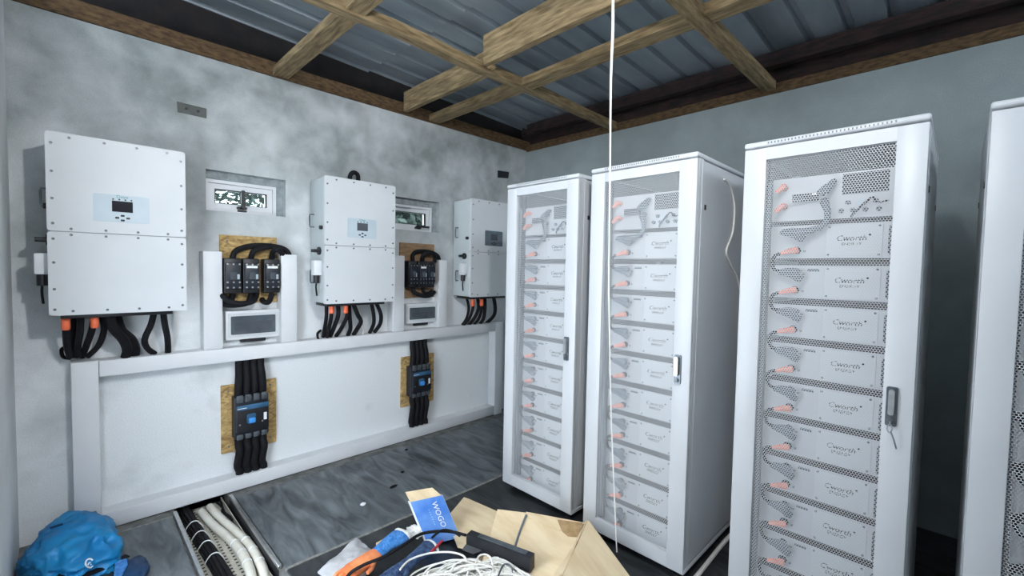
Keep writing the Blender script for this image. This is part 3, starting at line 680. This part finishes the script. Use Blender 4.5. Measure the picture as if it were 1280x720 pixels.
M['socket'] = MB().cyl((0, .004, 0), (0, -.008, 0), .016, 12).mesh('terminal_socket', 'black_plastic')
M['mark'] = MB().cyl((0, .001, 0), (0, -.0008, 0), .004, 10).mesh('registered_mark', 'print_dark')
ORD = ['first', 'second', 'third', 'fourth', 'fifth', 'sixth', 'seventh', 'eighth', 'ninth', 'lowest']
def module(x, y, z, label):
    t = thing('battery_module', label, 'battery', (x, y, z), 'battery modules in the cabinets')
    O('case', M['case'], t); f = O('front_plate', M['front'], t); p = O('cover_panel', M['panel'], t)
    for (bx, bz) in ((.010, .014), (.166, .014), (.010, MH-.014), (.166, MH-.014)): O('bolt', M['bolt'], p, (bx, 0, bz))
    O('grip', M['grip'], t); O('logo_text', M['logo'], p, (.080, -.0014, .078)); O('logo_subtitle', M['logo2'], p, (.082, -.0014, .056)); O('registered_mark', M['mark'], p, (.138, -.0008, .090))
    O('data_port', M['port'], f, (-.038, .001, MH-.020)); O('bolt', M['bolt'], f, (-.072, .002, .03)); O('bolt', M['bolt'], f, (-.072, .002, .10))
    O('terminal_socket', M['socket'], f, (-.100, .003, .034)); O('terminal_socket', M['socket'], f, (-.100, .003, .108))
# jumper: orange plug low on one module, dark plug high on the next one below
J = {}
J['orange'] = MB().tube([(-.088, -.026, .036), (-.096, -.027, .034), (-.118, -.030, .030), (-.150, -.032, .020)], .012, 8, 3, radii=[.013, .014, .012, .007]).mesh('orange_plug', 'orange_faded')
J['dark'] = MB().tube([(-.082, -.024, .100), (-.092, -.026, .106), (-.115, -.030, .112), (-.150, -.032, .112)], .017, 8, 3, radii=[.018, .019, .015, .008]).mesh('dark_plug', 'panel_dark')
J['dark2'] = MB().tube([(-.070, -.022, .078), (-.085, -.026, .086), (-.110, -.032, .098), (-.155, -.034, .106)], .014, 8, 3, radii=[.014, .016, .013, .007]).mesh('dark_plug', 'panel_dark')
J['lead'] = MB().tube([(-.148, -.032, .021), (-.172, -.030, .010), (-.180, -.028, -.020), (-.172, -.030, -.046), (-.148, -.033, -.053)], .007, 8).mesh('lead', 'black_rubber')
def jumper(x, y, z, z_next, label):
    t = thing('jumper_cable', label, 'cable', (x, y, z), 'jumper cables between battery modules')
    O('orange_plug', J['orange'], t); O('dark_plug', J['dark'], t, (0, 0, 0)); O('dark_plug', J['dark2'], t)
    if z_next: O('lead', J['lead'], t)
# control box at the top of each cabinet
K = {}
CH = .180
K['case'] = MB().box(MX0, MX1, .006, .45, 0, CH, .003, 1).mesh('case', 'black_plastic')
K['front'] = MB().box(MX0, MX1, 0, .007, 0, CH, .002, 1).mesh('front_plate', 'white_metal')
K['breaker'] = MB().box(-.120, -.030, -.022, .001, .075, .108, .004).mesh('breaker_block', 'screen_grey')
K['grille'] = MB().box(.045, .186, -.002, .003, .092, .172, .001, 1).mesh('vent_grille', 'screen_grey')
K['port'] = MB().cyl((0, .001, 0), (0, -.010, 0), .009, 10).mesh('port', 'panel_dark')
K['knob'] = MB().cyl((0, .001, 0), (0, -.014, 0), .014, 12).mesh('rotary_knob', 'panel_grey')
K['plug_o'] = MB().tube([(-.150, -.004, 0), (-.150, -.030, .004), (-.158, -.040, -.006), (-.172, -.042, -.022)], .013, 8, 3, r1=.009).mesh('orange_plug', 'orange_faded')
K['plug_d'] = MB().tube([(.006, -.004, .128), (-.002, -.030, .120), (-.020, -.036, .098)], .016, 8, 3, radii=[.012, .017, .016]).tube([(.018, -.004, .150), (.014, -.030, .134), (-.004, -.038, .104)], .016, 8, 3, radii=[.010, .014, .013]).mesh('dark_plug', 'panel_dark')
K['lead'] = MB().tube([(-.008, -.004, .074), (-.006, -.030, .066), (.006, -.034, .030), (.004, -.034, -.012), (-.020, -.034, -.034), (-.060, -.033, -.046), (-.090, -.031, -.048)], .010, 8, radii=[.014, .016, .012, .010, .011, .015, .015]).mesh('lead', 'panel_dark')
K['lead2'] = MB().tube([(.150, -.010, .062), (.140, -.026, .070), (.110, -.028, .040), (.085, -.02, .012), (.08, -.012, .004)], .004, 6).tube([(.186, -.008, .058), (.165, -.024, .05), (.152, -.012, .060)], .003, 6).mesh('thin_lead', 'print_dark')
def control(x, y, z, label):
    t = thing('battery_control_box', label, 'control box', (x, y, z), 'control boxes on top of the modules')
    O('case', K['case'], t); f = O('front_plate', K['front'], t); O('breaker_block', K['breaker'], f); O('vent_grille', K['grille'], f)
    for px_ in (.045, .082, .120, .160): O('port', K['port'], f, (px_, 0, .030))
    O('rotary_knob', K['knob'], f, (.105, 0, .058)); O('port', K['port'], f, (.066, 0, .060)); O('port', K['port'], f, (.150, 0, .060))
    O('orange_plug', K['plug_o'], f, (0, 0, .140)); O('orange_plug', K['plug_o'], f, (0, 0, .060)); O('dark_plug', K['plug_d'], f); O('lead', K['lead'], f); O('thin_lead', K['lead2'], f)
LEFT = [1.265, 1.952, 2.727, 3.449]; FRONT = [-1.495, -1.520, -1.497, -1.497]
WHO = ['the corner cabinet', 'the cabinet behind the hanging wire', 'the cabinet with a key', 'the cabinet past the dark gap']
CLAB = ['white perforated-door battery cabinet in the corner, nearest the inverters', 'white battery cabinet behind the hanging wire, with grey side showing',
        'white battery cabinet with a key hanging from its door handle', 'white battery cabinet past the dark gap, beside the keyed one']
for i in range(4):
    xc, yf = LEFT[i]+h, FRONT[i]
    cabinet(LEFT[i], yf, CLAB[i], i == 2)
    ym = yf+.080
    control(xc, ym, ZCTL, 'white control box with dark grille at the top inside '+WHO[i])
    for k in range(10):
        o = ORD[k]+(' battery module from the top in ' if k < 9 else ' battery module in ')
        module(xc, ym, ZS[k], 'white '+o+WHO[i])
        jumper(xc, ym, ZS[k], k < 9, 'orange and dark jumper plugs on the '+ORD[k]+' module in '+WHO[i])
    for q, (dx, dy, lab) in enumerate(((-.202, .038, 'dark cable run down the door side'), (-.227, .062, 'grey cable run down the rail side'))):
        pts = [(xc+dx+.005*math.sin(k*1.3+q), yf+dy+.006*math.cos(k*1.9+q*2), .069+.30*k) for k in range(7)]
        cable(pts, .009 if q == 0 else .011, lab+' inside '+WHO[i], 'cable runs inside the cabinets', 6, name='cable_run', m_='panel_dark' if q == 0 else 'black_rubber')

# white lead on the side of the second cabinet, cables on floor and wall
XS = LEFT[1]+RW
t = cable([atx(a, b, XS+.0045) for a, b in ((905, 224), (912, 232), (918, 256), (916, 290), (908, 314), (913, 330), (922, 348), (926, 372), (924, 420), (926, 470))], .005, 'thin white lead hanging down the grey cabinet side', 'white cords', m_='wire_white', name='white_lead')
cable([(2.565, -1.75, .0105), (2.562, -1.4, .0105), (2.555, -.92, .0105), (2.60, -.4, .0105), (2.66, -.05, .0105)], .011, 'white conduit lying on the floor between two cabinets', 'white cords', m_='wire_white', name='floor_conduit')
cable([aty(a, b, -.007) for a, b in ((1158, 180), (1161, 192), (1163, 210), (1160, 236), (1161, 262), (1158, 290))], .008, 'black cable hanging on the back wall beside the keyed cabinet', 'loose black cable ends', name='wall_cable')
# hanging wire in front of the second cabinet
YH = -1.6415
P = [aty(a, b, YH) for a, b in ((766.5, 2), (766, 40), (764.5, 75), (763.5, 110), (763, 160), (762.5, 230), (761.5, 300), (761, 350), (762, 420), (764, 520), (768, 620), (771, 690))]
P = [Vector((P[0].x, YH, 3.04))]+P; P[-1].z = max(P[-1].z, .01)
t = thing('hanging_wire', 'long white wire hanging from the roof timber to the floor', 'cord', (P[-1].x, YH, 0))
part('cord', MB().tube(P, .004, 6, radii=[.008, .008, .008, .007, .006, .005, .0045, .004, .004, .004, .0035, .0035, .0035]), 'wire_white', t)
part('knot', MB().tube([P[0]+Vector((0, 0, .02)), P[0], P[0]-Vector((0, 0, .03))], .012, 8), 'wire_white', t)
# ================================================================== CABLE TRENCH
tr = thing('cable_tray', 'beige perforated metal cable tray in the floor trench', 'cable tray', (1.0, (TRY0+TRY1)/2, -.085))
pw, ny, nx = .034, 7, 59
mb = MB(); yc0 = (TRY0+TRY1)/2-ny*pw/2
for i in range(nx):
    for j in range(ny):
        cx, cy = .02+(i+.5)*pw, yc0+(j+.5)*pw; r_ = .0065
        o = [(cx-pw/2, cy-pw/2), (cx+pw/2, cy-pw/2), (cx+pw/2, cy+pw/2), (cx-pw/2, cy+pw/2)]; s_ = [(cx-r_, cy-r_), (cx+r_, cy-r_), (cx+r_, cy+r_), (cx-r_, cy+r_)]
        mb.add([(*p, -.080) for p in o]+[(*p, -.080) for p in s_], [(k, (k+1) % 4, 4+(k+1) % 4, 4+k) for k in range(4)])
part('tray_base', mb, 'tray', tr)
part('tray_underside', MB().box(.02, .02+nx*pw, yc0, yc0+ny*pw, -.111, -.086), 'black_plastic', tr)
for s, y in ((-1, yc0), (1, yc0+ny*pw)): part('tray_side', MB().box(.02, .02+nx*pw, y-.002, y+.002, -.088, -.05), 'tray', tr)
for y0_, y1_, lab in ((TRY0-.014, TRY0+.004, 'metal edge angle of the trench on the blue bag side'), (TRY1-.004, TRY1+.014, 'metal edge angle of the trench on the clutter side')):
    t = thing('trench_edge', lab, 'edge strip', (.6, y0_, -.012), 'metal trench edges')
    part('flange', MB().box(.16, 1.10, y0_, y1_, -.010, .010, .002, 1), 'steel', t)
    part('web', MB().box(.16, 1.10, (TRY0 if y0_ < -3 else TRY1-.003), (TRY0+.003 if y0_ < -3 else TRY1), -.10, -.010), 'black_plastic', t)
def conduit(px, lab):
    pts = [Vector((a, b, -.0565)) for a, b in px]; t = thing('conduit_pipe', lab, 'conduit', (pts[0].x, pts[0].y, -.08), 'white conduits in the trench')
    base = MB().tube(pts, .022, 12, 14); n = 12; K_ = len(base.v)//n
    ctr = [sum((Vector(base.v[i*n+k]) for k in range(n)), Vector())/n for i in range(K_)]
    for i in range(K_):
        f_ = 1.06 if i % 2 else .97
        for k in range(n): base.v[i*n+k] = tuple(ctr[i]+(Vector(base.v[i*n+k])-ctr[i])*f_)
    part('pipe', base, 'conduit', t, 1.2)
    for i in (int(K_*.36), int(K_*.46), int(K_*.56)):
        d = (ctr[i+1]-ctr[i-1]).normalized()*.004; part('cable_tie', MB().tube([ctr[i]-d, ctr[i]+d], .0245, 12, 1), 'print_white', t)
    part('bore', MB().tube([ctr[0]+(ctr[0]-ctr[1]).normalized()*.001, ctr[0]+(ctr[0]-ctr[1]).normalized()*.003], .015, 10, 1), 'black_plastic', t)
conduit([(.13, -3.004), (.34, -2.985), (.49, -2.960), (.66, -2.936), (.80, -2.932), (.93, -2.940), (1.05, -2.955), (1.25, -2.957), (1.95, -2.957)], 'white corrugated conduit in the trench, on the black cable side')
conduit([(.10, -2.954), (.32, -2.932), (.50, -2.907), (.67, -2.886), (.82, -2.883), (.96, -2.890), (1.07, -2.904), (1.25, -2.907), (1.95, -2.907)], 'white corrugated conduit in the trench, along the metal edge')
def bundle_y(x): return -3.10+.032*max(0, min(1, (x-.15)/.7))-.012*max(0, min(1, (x-.95)/.4))
SLOTS = [(.0186*k, -.0711) for k in range(4)]+[(.0093+.0186*k, -.0551) for k in range(3)]+[(.0186, -.0391), (.0372, -.0391)]
for k, (oy, oz) in enumerate(SLOTS):
    pts = [(x, bundle_y(x)+oy, oz) for x in (.05, .15, .30, .45, .60, .75, .90, 1.05, 1.25, 1.95)]
    cable(pts, .0095, 'black cable lying in the bundle in the floor trench', 'black cables bundled in the trench', 8, name='trench_cable')
for q, x in enumerate((.28, .42, .55, .70)):
    y0_ = bundle_y(x)
    solo('cable_tie', MB().tube([(x+.02*f_, y0_+a, b_) for f_, a, b_ in ((0, -.0115, -.078), (0, -.0115, -.067), (.15, .000, -.046), (.4, .0165, -.0275), (.6, .0395, -.0275), (.85, .0555, -.046), (1, .0675, -.067), (1, .0675, -.078))], .003, 6), 'print_white',
         ['white cable tie on the black trench cables, nearest the wall', 'second white cable tie along the black trench cables', 'third white cable tie along the black trench cables', 'fourth white cable tie along the black trench cables'][q], 'cable tie', 'cable ties in the trench')
cable([(.02, -2.905, -.0745), (.12, -2.890, -.0745), (.18, -2.902, -.0745), (.27, -2.889, -.0745), (.36, -2.886, -.0745), (.44, -2.884, -.0745)], .006, 'thin black cable curling beside the white conduits', 'black cables bundled in the trench', name='trench_cable')
cable([(.02, -2.884, -.0755), (.08, -2.886, -.064), (.16, -2.893, -.0635), (.23, -2.896, -.0635), (.30, -2.884, -.0645), (.34, -2.882, -.068)], .005, 'thin black cable kinked against the trench edge', 'black cables bundled in the trench', name='trench_cable')

# ================================================================== FLOOR CLUTTER
def lump(center, size, seed, amp=.25, sub=4, freq=2.2, ridge=.5, zmin=None):
    bm = bmesh.new(); bmesh.ops.create_icosphere(bm, subdivisions=sub, radius=1); off = Vector((seed*3.7, seed*1.3, seed*2.1))
    for v in bm.verts:
        n_ = v.co.normalized(); a = noise.noise(n_*freq+off); q_ = n_ if zmin is None else Vector((n_.x*1.6+n_.z*.8, n_.y*.5+n_.x*.4, n_.z*1.4)); b_ = 1-abs(noise.noise(q_*freq*2.1+off*2))*2; c_ = 1-abs(noise.noise(n_*freq*4.5+off))*2
        s_ = 1+amp*a+ridge*.12*b_+ridge*(.05 if zmin is None else .02)*c_; p = Vector((n_.x*size[0], n_.y*size[1], n_.z*size[2]))*s_+Vector(center)
        if zmin is not None and p.z < zmin: p.z = zmin+(p.z-zmin)*.02
        v.co = p
    bm.verts.index_update(); mb = MB().add([v.co.copy() for v in bm.verts], [[v.index for v in f.verts] for f in bm.faces]); bm.free(); return mb
# blue bag by the entrance wall
bagc = (.430, -3.562, .075)
bag = thing('cloth_bag', 'crumpled bright blue bag slumped on the floor by the trunking post', 'bag', (bagc[0], bagc[1], 0))
bmb = lump(bagc, (.228, .152, .128), 5, .30, 5, 1.3, 1.7, .003)
bv = [Vector(v) for v in bmb.v]; tree = BVHTree.FromPolygons(bv, bmb.f)
part('body', bmb, 'bag_blue', bag, 1.4)
def on_bag(px, py, lift=.003):
    d = Vector(ray(px, py)).normalized(); h_ = tree.ray_cast(Vector(CAM), d)
    return (h_[0]-d*lift) if h_[0] else None
lg = [on_bag(112+5.0*math.cos(a), 704+5.5*math.sin(a)) for a in [math.radians(40+28*k) for k in range(11)]]
lg = [p for p in lg if p]
if len(lg) > 3: part('ring_logo', MB().tube(lg, .0032, 6, 2), 'print_white', bag)
lg = [p for p in (on_bag(110, 706), on_bag(112, 703), on_bag(114, 706)) if p]
if len(lg) == 3: part('ring_logo_letter', MB().tube(lg, .0025, 6, 2), 'print_white', bag)
part('zip_seam', MB().tube([p for p in (on_bag(26, 682, .001), on_bag(45, 668, .001), on_bag(62, 660, .001), on_bag(78, 655, .001)) if p] or [(0, 0, 0), (0, 0, .01)], .006, 6), 'bag_navy', bag)
part('strap', MB().tube([(.64, -3.62, .10), (.66, -3.55, .07), (.62, -3.48, .05), (.57, -3.42, .035), (.52, -3.38, .02)], .016, 6, flat=.25), 'black_rubber', bag)
nb = thing('mesh_pouch', 'dark blue net pouch with pale blue tab on the floor beside the bag', 'pouch', (.60, -3.36, 0))
part('body', lump((.672, -3.372, .015), (.12, .055, .02), 9, .3, 4, 2, .8, .002), 'bag_navy', nb, 1.4)
part('tab', MB().slab([atz(144, 703, .05), atz(158, 698, .05), atz(160, 706, .045), atz(150, 724, .03), atz(142, 724, .03)], .004), 'cloth_blue', nb)

# cardboard carton lying open
cb = thing('cardboard_carton', 'large open brown cardboard carton lying in front of the cabinets', 'carton', (1.95, -1.95, 0))
def panel(n, pts, m_='cardboard', th=.006): return part(n, MB().slab(pts, th), m_, cb)
A = {'a': atz(622, 637, .16), 'b': atz(655, 641, .17), 'c': atz(729, 655, .16), 'd': atz(706, 720, .10), 'e': atz(600, 712, .05), 'e2': atz(640, 688, .08)}
panel('side_panel', [A['a'], A['b'], A['e2'], A['e']])
fl_ = Vector((1.90, -2.62, .01)); fr = Vector((2.30, -2.25, .03))
panel('main_panel', [A['b'], A['c'], A['d'], atz(648, 722, .055), A['e2']])
panel('back_wall', [A['b']+Vector((.004, .012, 0)), A['c']+Vector((.004, .012, 0)), atz(727, 661, .02)+Vector((.02, .04, 0)), atz(657, 646, .02)+Vector((.02, .03, 0))])
panel('inner_flap', [atz(655, 642, .172), atz(697, 650, .165), atz(702, 664, .145), atz(672, 656, .150)])
panel('torn_flap', [atz(697, 650, .172), atz(728, 654, .168), atz(722, 672, .142), atz(710, 670, .142), atz(703, 664, .145)], 'cardboard_edge')
panel('left_flap', [atz(558, 648, .03), atz(580, 622, .045), atz(586, 624, .045), atz(645, 650, .06), atz(600, 690, .05), atz(572, 684, .03)])
panel('right_flap', [atz(735, 650, .22), atz(788, 722, .06), Vector((2.45, -1.98, .02)), Vector((2.30, -2.22, .06)), atz(705, 716, .14)])
panel('front_flap', [atz(735, 650, .222)+Vector((-.004, -.006, 0)), atz(705, 716, .14)+Vector((-.006, -.006, -.004)), atz(690, 724, .12), atz(727, 668, .17)], 'cardboard')
part('bottom', MB().box(1.72, 2.34, -2.20, -1.80, .002, .008), 'cardboard', cb)
def tree_of(*roots):
    """ray target made of every mesh of the given things, in world space"""
    bpy.context.view_layer.update(); vs_, fs_ = [], []
    for r_ in roots:
        for o_ in r_.children_recursive:
            if o_.type == 'MESH':
                k_ = len(vs_); vs_ += [o_.matrix_world @ v.co for v in o_.data.vertices]; fs_ += [[i_+k_ for i_ in p.vertices] for p in o_.data.polygons]
    return BVHTree.FromPolygons(vs_, fs_)
ctree = tree_of(cb)
def on_carton(px, py, lift):
    d = Vector(ray(px, py)).normalized(); h_ = ctree.ray_cast(Vector(CAM), d); return h_[0]+h_[1]*(lift if h_[1].dot(d) < 0 else -lift)
cable([on_carton(a, b, .0058) for a, b in ((658, 645), (655, 652), (652, 660), (648.5, 670), (645.5, 680), (643.5, 687))], .006, 'grey cord draped over the edge of the cardboard carton', 'loose cords on the clutter', m_='panel_dark', name='loose_cable')

# blue printed box leaning in the clutter
tl, trr, bl, br = atz(513, 628, .235), atz(553, 619, .235), atz(531, 672, .06), atz(571, 662, .06)
ux = ((trr-tl)+(br-bl)).normalized(); uz = ((tl-bl)+(trr-br)).normalized(); un = ux.cross(uz).normalized()
if un.dot(Vector(CAM)-tl) < 0: un = -un
wB = ((trr-tl).length+(br-bl).length)/2; hB = ((tl-bl).length+(trr-br).length)/2+.044; oB = bl-uz*.044
bx = thing('printed_box', 'blue printed carton with white lettering leaning in the clutter', 'box', (oB.x, oB.y, 0))
def Bp(u, v, w_=0): return oB+ux*u+uz*v+un*w_
dB = .055
part('front_face', MB().slab([Bp(0, 0), Bp(wB, 0), Bp(wB, hB), Bp(0, hB)], .003), 'box_blue', bx)
part('side_face', MB().slab([Bp(0, 0), Bp(0, hB), Bp(0, hB, -dB), Bp(0, 0, -dB)], .003).slab([Bp(wB, 0), Bp(wB, hB), Bp(wB, hB, -dB), Bp(wB, 0, -dB)], .003), 'print_white', bx)
part('back_face', MB().slab([Bp(0, 0, -dB), Bp(wB, 0, -dB), Bp(wB, hB, -dB), Bp(0, hB, -dB)], .003), 'cardboard', bx)
part('bottom_face', MB().slab([Bp(0, 0), Bp(wB, 0), Bp(wB, 0, -dB), Bp(0, 0, -dB)], .003), 'box_blue', bx)
part('top_flap', MB().slab([Bp(.002, hB-.002, -.01), Bp(wB*.98, hB-.002, -.01), Bp(wB*.85, hB+.045, -.045), Bp(.004, hB+.050, -.05)], .003), 'cardboard', bx)
for body, size, u, v, ln in (('WOGO', .042, .66, .60, 1), ('- - - - - - -', .022, .44, .58, 1)):
    me = text_mesh('lettering', body, size, 'print_white', .0006)
    # reading from top to bottom of the face
    mt_ = Matrix((( -uz.x, ux.x, un.x, 0), (-uz.y, ux.y, un.y, 0), (-uz.z, ux.z, un.z, 0), (0, 0, 0, 1)))
    me.transform(mt_); p = Bp(wB*u, hB*v, .0025)-bx.location; O('lettering', me, bx, p)

# black rack strip lying on the carton
STRIP_Z = .152
pa, pb = atz(583, 668, STRIP_Z), atz(663, 698, STRIP_Z)
ax = (pb-pa).normalized(); sd = Vector((-ax.y, ax.x, 0)).normalized(); dn = Vector((0, 0, -1))
ps = thing('power_strip', 'long black metal power strip resting on the cardboard carton', 'power strip', (pa.x, pa.y, .10))
part('housing', MB().add([pa, pb, pb+sd*.045, pa+sd*.045, pa+dn*.07, pb+dn*.07, pb+sd*.045+dn*.07, pa+sd*.045+dn*.07], [(0, 1, 2, 3), (4, 7, 6, 5), (0, 4, 5, 1), (1, 5, 6, 2), (2, 6, 7, 3), (3, 7, 4, 0)]), 'black_plastic', ps)
part('top_strip', MB().slab([pa+sd*.012+ax*.06+Vector((0, 0, .002)), pb+sd*.012-ax*.03+Vector((0, 0, .002)), pb+sd*.038-ax*.03+Vector((0, 0, .002)), pa+sd*.038+ax*.06+Vector((0, 0, .002))], .004), 'steel_dark', ps)
part('end_bracket', MB().slab([pa+dn*.05, pa+dn*.05+ax*.10, pa+dn*.08+ax*.05-sd*.01, pa+dn*.08-ax*.02-sd*.01], .004), 'black_plastic', ps)

# tangle of thin white wire
rnd = random.Random(11); c0 = atz(600, 732, .06)
ax1 = (atz(690, 722, .06)-atz(490, 722, .06)); L1 = ax1.length/2; ax1.normalize(); ax2 = Vector((-ax1.y, ax1.x, 0))
wt = thing('wire_tangle', 'tangled heap of thin white wire beside the carton', 'wire', (c0.x, c0.y, 0)); wt['kind'] = 'stuff'
htree = tree_of(cb); LS = (pb-pa).length
def lay(p, r_=.0048):
    s_, t_ = (p-pa).dot(ax), (p-pa).dot(sd)
    if -.03 < s_ < LS+.03 and t_ > -.008: p = p+sd*(-.008-t_)
    for _ in range(30):                                  # strands stay off the steep carton flaps
        h_ = htree.ray_cast(Vector((p.x, p.y, .5)), Vector((0, 0, -1))); z_ = h_[0].z if h_[0] else 0
        if z_ < .05: break
        p = Vector((p.x+(c0.x-p.x)*.08, p.y+(c0.y-p.y)*.08, p.z))
    p = Vector((p.x, p.y, max(p.z, z_+r_))); n_ = htree.find_nearest(p)
    if n_[3] < .012 and z_ < .05 and n_[0].z > .012: p += (Vector((CAM[0]-p.x, CAM[1]-p.y, 0)).normalized())*.014
    return p
for k in range(42):
    n_ = 22; ph = rnd.uniform(0, 6.28); ra = L1*rnd.uniform(.25, .9); rb = rnd.uniform(.05, .15); cc = c0+ax1*rnd.uniform(-.5, .5)*(L1-ra*.6)+ax2*rnd.uniform(-.05, .05)
    pts = []; zw = [rnd.uniform(-.05, .055) for _ in range(9)]
    for j in range(n_):
        a = ph+j*2*math.pi/n_; u_ = j*9/n_; f_ = u_-int(u_); zz = zw[int(u_) % 9]*(1-f_)+zw[(int(u_)+1) % 9]*f_
        pts.append(lay(cc+ax1*ra*math.cos(a)+ax2*rb*math.sin(a)+Vector((0, 0, max(.006-c0.z, zz*(1-.5*abs(math.cos(a))))))))
    part('strand', MB().tube(pts, .0042, 6, 2, closed=True), 'wire_white', wt)
cable([atz(a, b, .11) for a, b in ((500, 712), (512, 700), (535, 692), (560, 690), (578, 694), (584, 702))], .0045, 'loose white wire arching over the top of the wire heap', 'loose cords on the clutter', m_='wire_white', name='loose_wire')
cable([atz(a, b, .12) for a, b in ((594, 706), (598, 696), (606, 693), (613, 697), (616, 706))]+[atz(617, 714, .07)], .0045, 'small white wire loop standing up from the wire heap', 'loose cords on the clutter', m_='wire_white', name='loose_wire')
cable([atz(622, 726, .06)]+[atz(a, b, .10) for a, b in ((622, 722), (628, 708), (634, 705), (640, 710))]+[atz(641, 720, .06)], .004, 'short grey wire hooked over the white wire heap', 'loose cords on the clutter', m_='steel_dark', name='loose_wire')

# gloves / cloth
def loft(centers, rx, rz, side, n=14):
    mb = MB(); o = []
    for c_, a, b_ in zip(centers, rx, rz):
        for k in range(n):
            g = 2*math.pi*k/n; o.append(Vector(c_)+side*(a*math.cos(g))+Vector((0, 0, b_*math.sin(g))))
    K_ = len(centers); fs = [(i*n+k, i*n+(k+1) % n, (i+1)*n+(k+1) % n, (i+1)*n+k) for i in range(K_-1) for k in range(n)]
    fs += [tuple(range(n))[::-1], tuple((K_-1)*n+k for k in range(n))]
    for i, p in enumerate(o): o[i] = p+noise.noise_vector(p*22)*.006
    return mb.add(o, fs)
def glove(a, b, w, cuffm, palmm, label, fold):
    a, b = Vector(a), Vector(b); d = (b-a); L_ = d.length; d.normalize(); sdv = Vector((-d.y, d.x, 0)).normalized()
    t = thing('work_glove', label, 'glove', (a.x, a.y, 0), 'gloves in the clutter')
    def at_(s_): return a+d*L_*s_
    part('cuff', loft([at_(s_)+Vector((0, 0, fold*math.sin(s_*5))) for s_ in (0, .08, .18, .30, .42, .5)], [w*.62, w*.66, w*.60, w*.50, w*.44, w*.42], [.022, .026, .025, .024, .022, .02], sdv), cuffm, t, 1.2)
    part('cuff_hem', loft([at_(-.03), at_(.0), at_(.03)], [w*.55, w*.70, w*.66], [.016, .028, .026], sdv), 'rag_white', t, 1.2)
    part('palm', loft([at_(s_) for s_ in (.46, .55, .70, .85, .95)], [w*.44, w*.50, w*.56, w*.56, w*.48], [.021, .024, .026, .024, .018], sdv), palmm, t, 1.2)
    for k in range(4):
        s_ = -.42+.28*k; p0 = at_(.9)+sdv*(s_*w); part('finger', MB().tube([p0, p0+d*.04+sdv*s_*.01, p0+d*(.075-.01*abs(k-1.5))+Vector((0, 0, -.012))], .012, 8, 3, r1=.008), palmm, t)
    p0 = at_(.62)+sdv*(w*.5); part('thumb', MB().tube([p0, p0+d*.03+sdv*.022, p0+d*.06+sdv*.03], .013, 8, 3, r1=.009), palmm, t)
    return t
glove(atz(504, 668, .085), atz(428, 722, .072), .085, 'cloth_blue', 'latex_orange', 'blue knitted work glove with an orange palm beside the printed box', .004)
glove(atz(540, 682, .075), atz(476, 730, .05), .075, 'cloth_navy', 'cloth_navy', 'dark navy work glove lying over the white wire heap', .004)
cable([atz(a, b, c) for a, b, c in ((425, 738, .05), (436, 718, .09), (455, 706, .12), (480, 696, .13), (505, 681, .13), (525, 668, .12), (548, 664, .11), (566, 665, .11), (582, 669, .12))], .0075, 'black cable draped across the gloves to the power strip', 'loose cords on the clutter', name='loose_cable')
cable([atz(a, b, c) for a, b, c in ((540, 672, .12), (552, 663, .13), (565, 664, .12), (575, 670, .11))], .006, 'dark cable curl above the gloves', 'loose cords on the clutter', name='loose_cable')
cable([atz(a, b, .11) for a, b in ((539, 690, ), (546, 683), (553, 676))], .006, 'short red wire between the gloves and wire heap', 'loose cords on the clutter', m_='wire_red', name='loose_wire')
rg = solo('rag', lump(atz(518, 664, .075), (.04, .04, .022), 3, .5, 4, 3, 1.2), 'rag_white', 'crumpled white rag tucked under the blue printed box', 'rag', angle=1.4)

# clear plastic bag
g_ = 22; q = [atz(397, 714, .010), atz(446, 672, .025), atz(473, 692, .012), atz(440, 745, .008)]
mb = MB(); vs = []
for i in range(g_+1):
    for j in range(g_+1):
        s_, t_ = i/g_, j/g_; p = (q[0]*(1-s_)+q[1]*s_)*(1-t_)+(q[3]*(1-s_)+q[2]*s_)*t_
        p = p+Vector((0, 0, .022*math.sin(math.pi*s_)*math.sin(math.pi*t_**.6)+.012*noise.noise(p*14)+.006*noise.noise(p*40))); p.z = max(p.z, .003); vs.append(p)
fs = [(i*(g_+1)+j, (i+1)*(g_+1)+j, (i+1)*(g_+1)+j+1, i*(g_+1)+j+1) for i in range(g_) for j in range(g_)]
vs2 = [Vector((v.x, v.y, -.0005)) for v in vs]; n_ = len(vs); mb.add(vs, fs); mb.add(vs2, fs)
ring = [i*(g_+1) for i in range(g_+1)]+[g_*(g_+1)+j for j in range(1, g_+1)]+[i*(g_+1)+g_ for i in range(g_-1, -1, -1)]+[j for j in range(g_-1, 0, -1)]
mb.f += [(ring[k], ring[(k+1) % len(ring)], n_+ring[(k+1) % len(ring)], n_+ring[k]) for k in range(len(ring))]
solo('plastic_bag', mb, 'film', 'crumpled pale plastic bag on the floor beside the orange glove', 'plastic bag', angle=1.4)
solo('cardboard_scrap', MB().slab([atz(470, 680, .006), atz(500, 664, .006), atz(508, 668, .006), atz(478, 690, .006)], .0122), 'cardboard', 'pale cardboard scrap on the floor behind the blue glove', 'cardboard')
c = atz(454, 630, .0075); solo('paper_scrap', lump(c, (.012, .016, .007), 2, .4, 3, 3, 1), 'print_white', 'tiny white crumpled paper scrap on the grey floor tile', 'litter')
c = atz(492, 608, .0085); solo('tape_scrap', lump(c, (.010, .024, .007), 6, .6, 3, 3, 1), 'black_rubber', 'tiny black scrap of tape on the grey floor tile', 'litter')
for q_, (px, py) in enumerate(((503, 590), (508, 562))):
    c = atz(px, py, .007); solo('tape_scrap', lump(c, (.008, .012, .006), 8+q_, .6, 3, 3, 1), 'black_rubber', ('tiny black crumb on the tile beyond the blue printed box', 'tiny black crumb on the tile beside the floor trunking')[q_], 'litter')
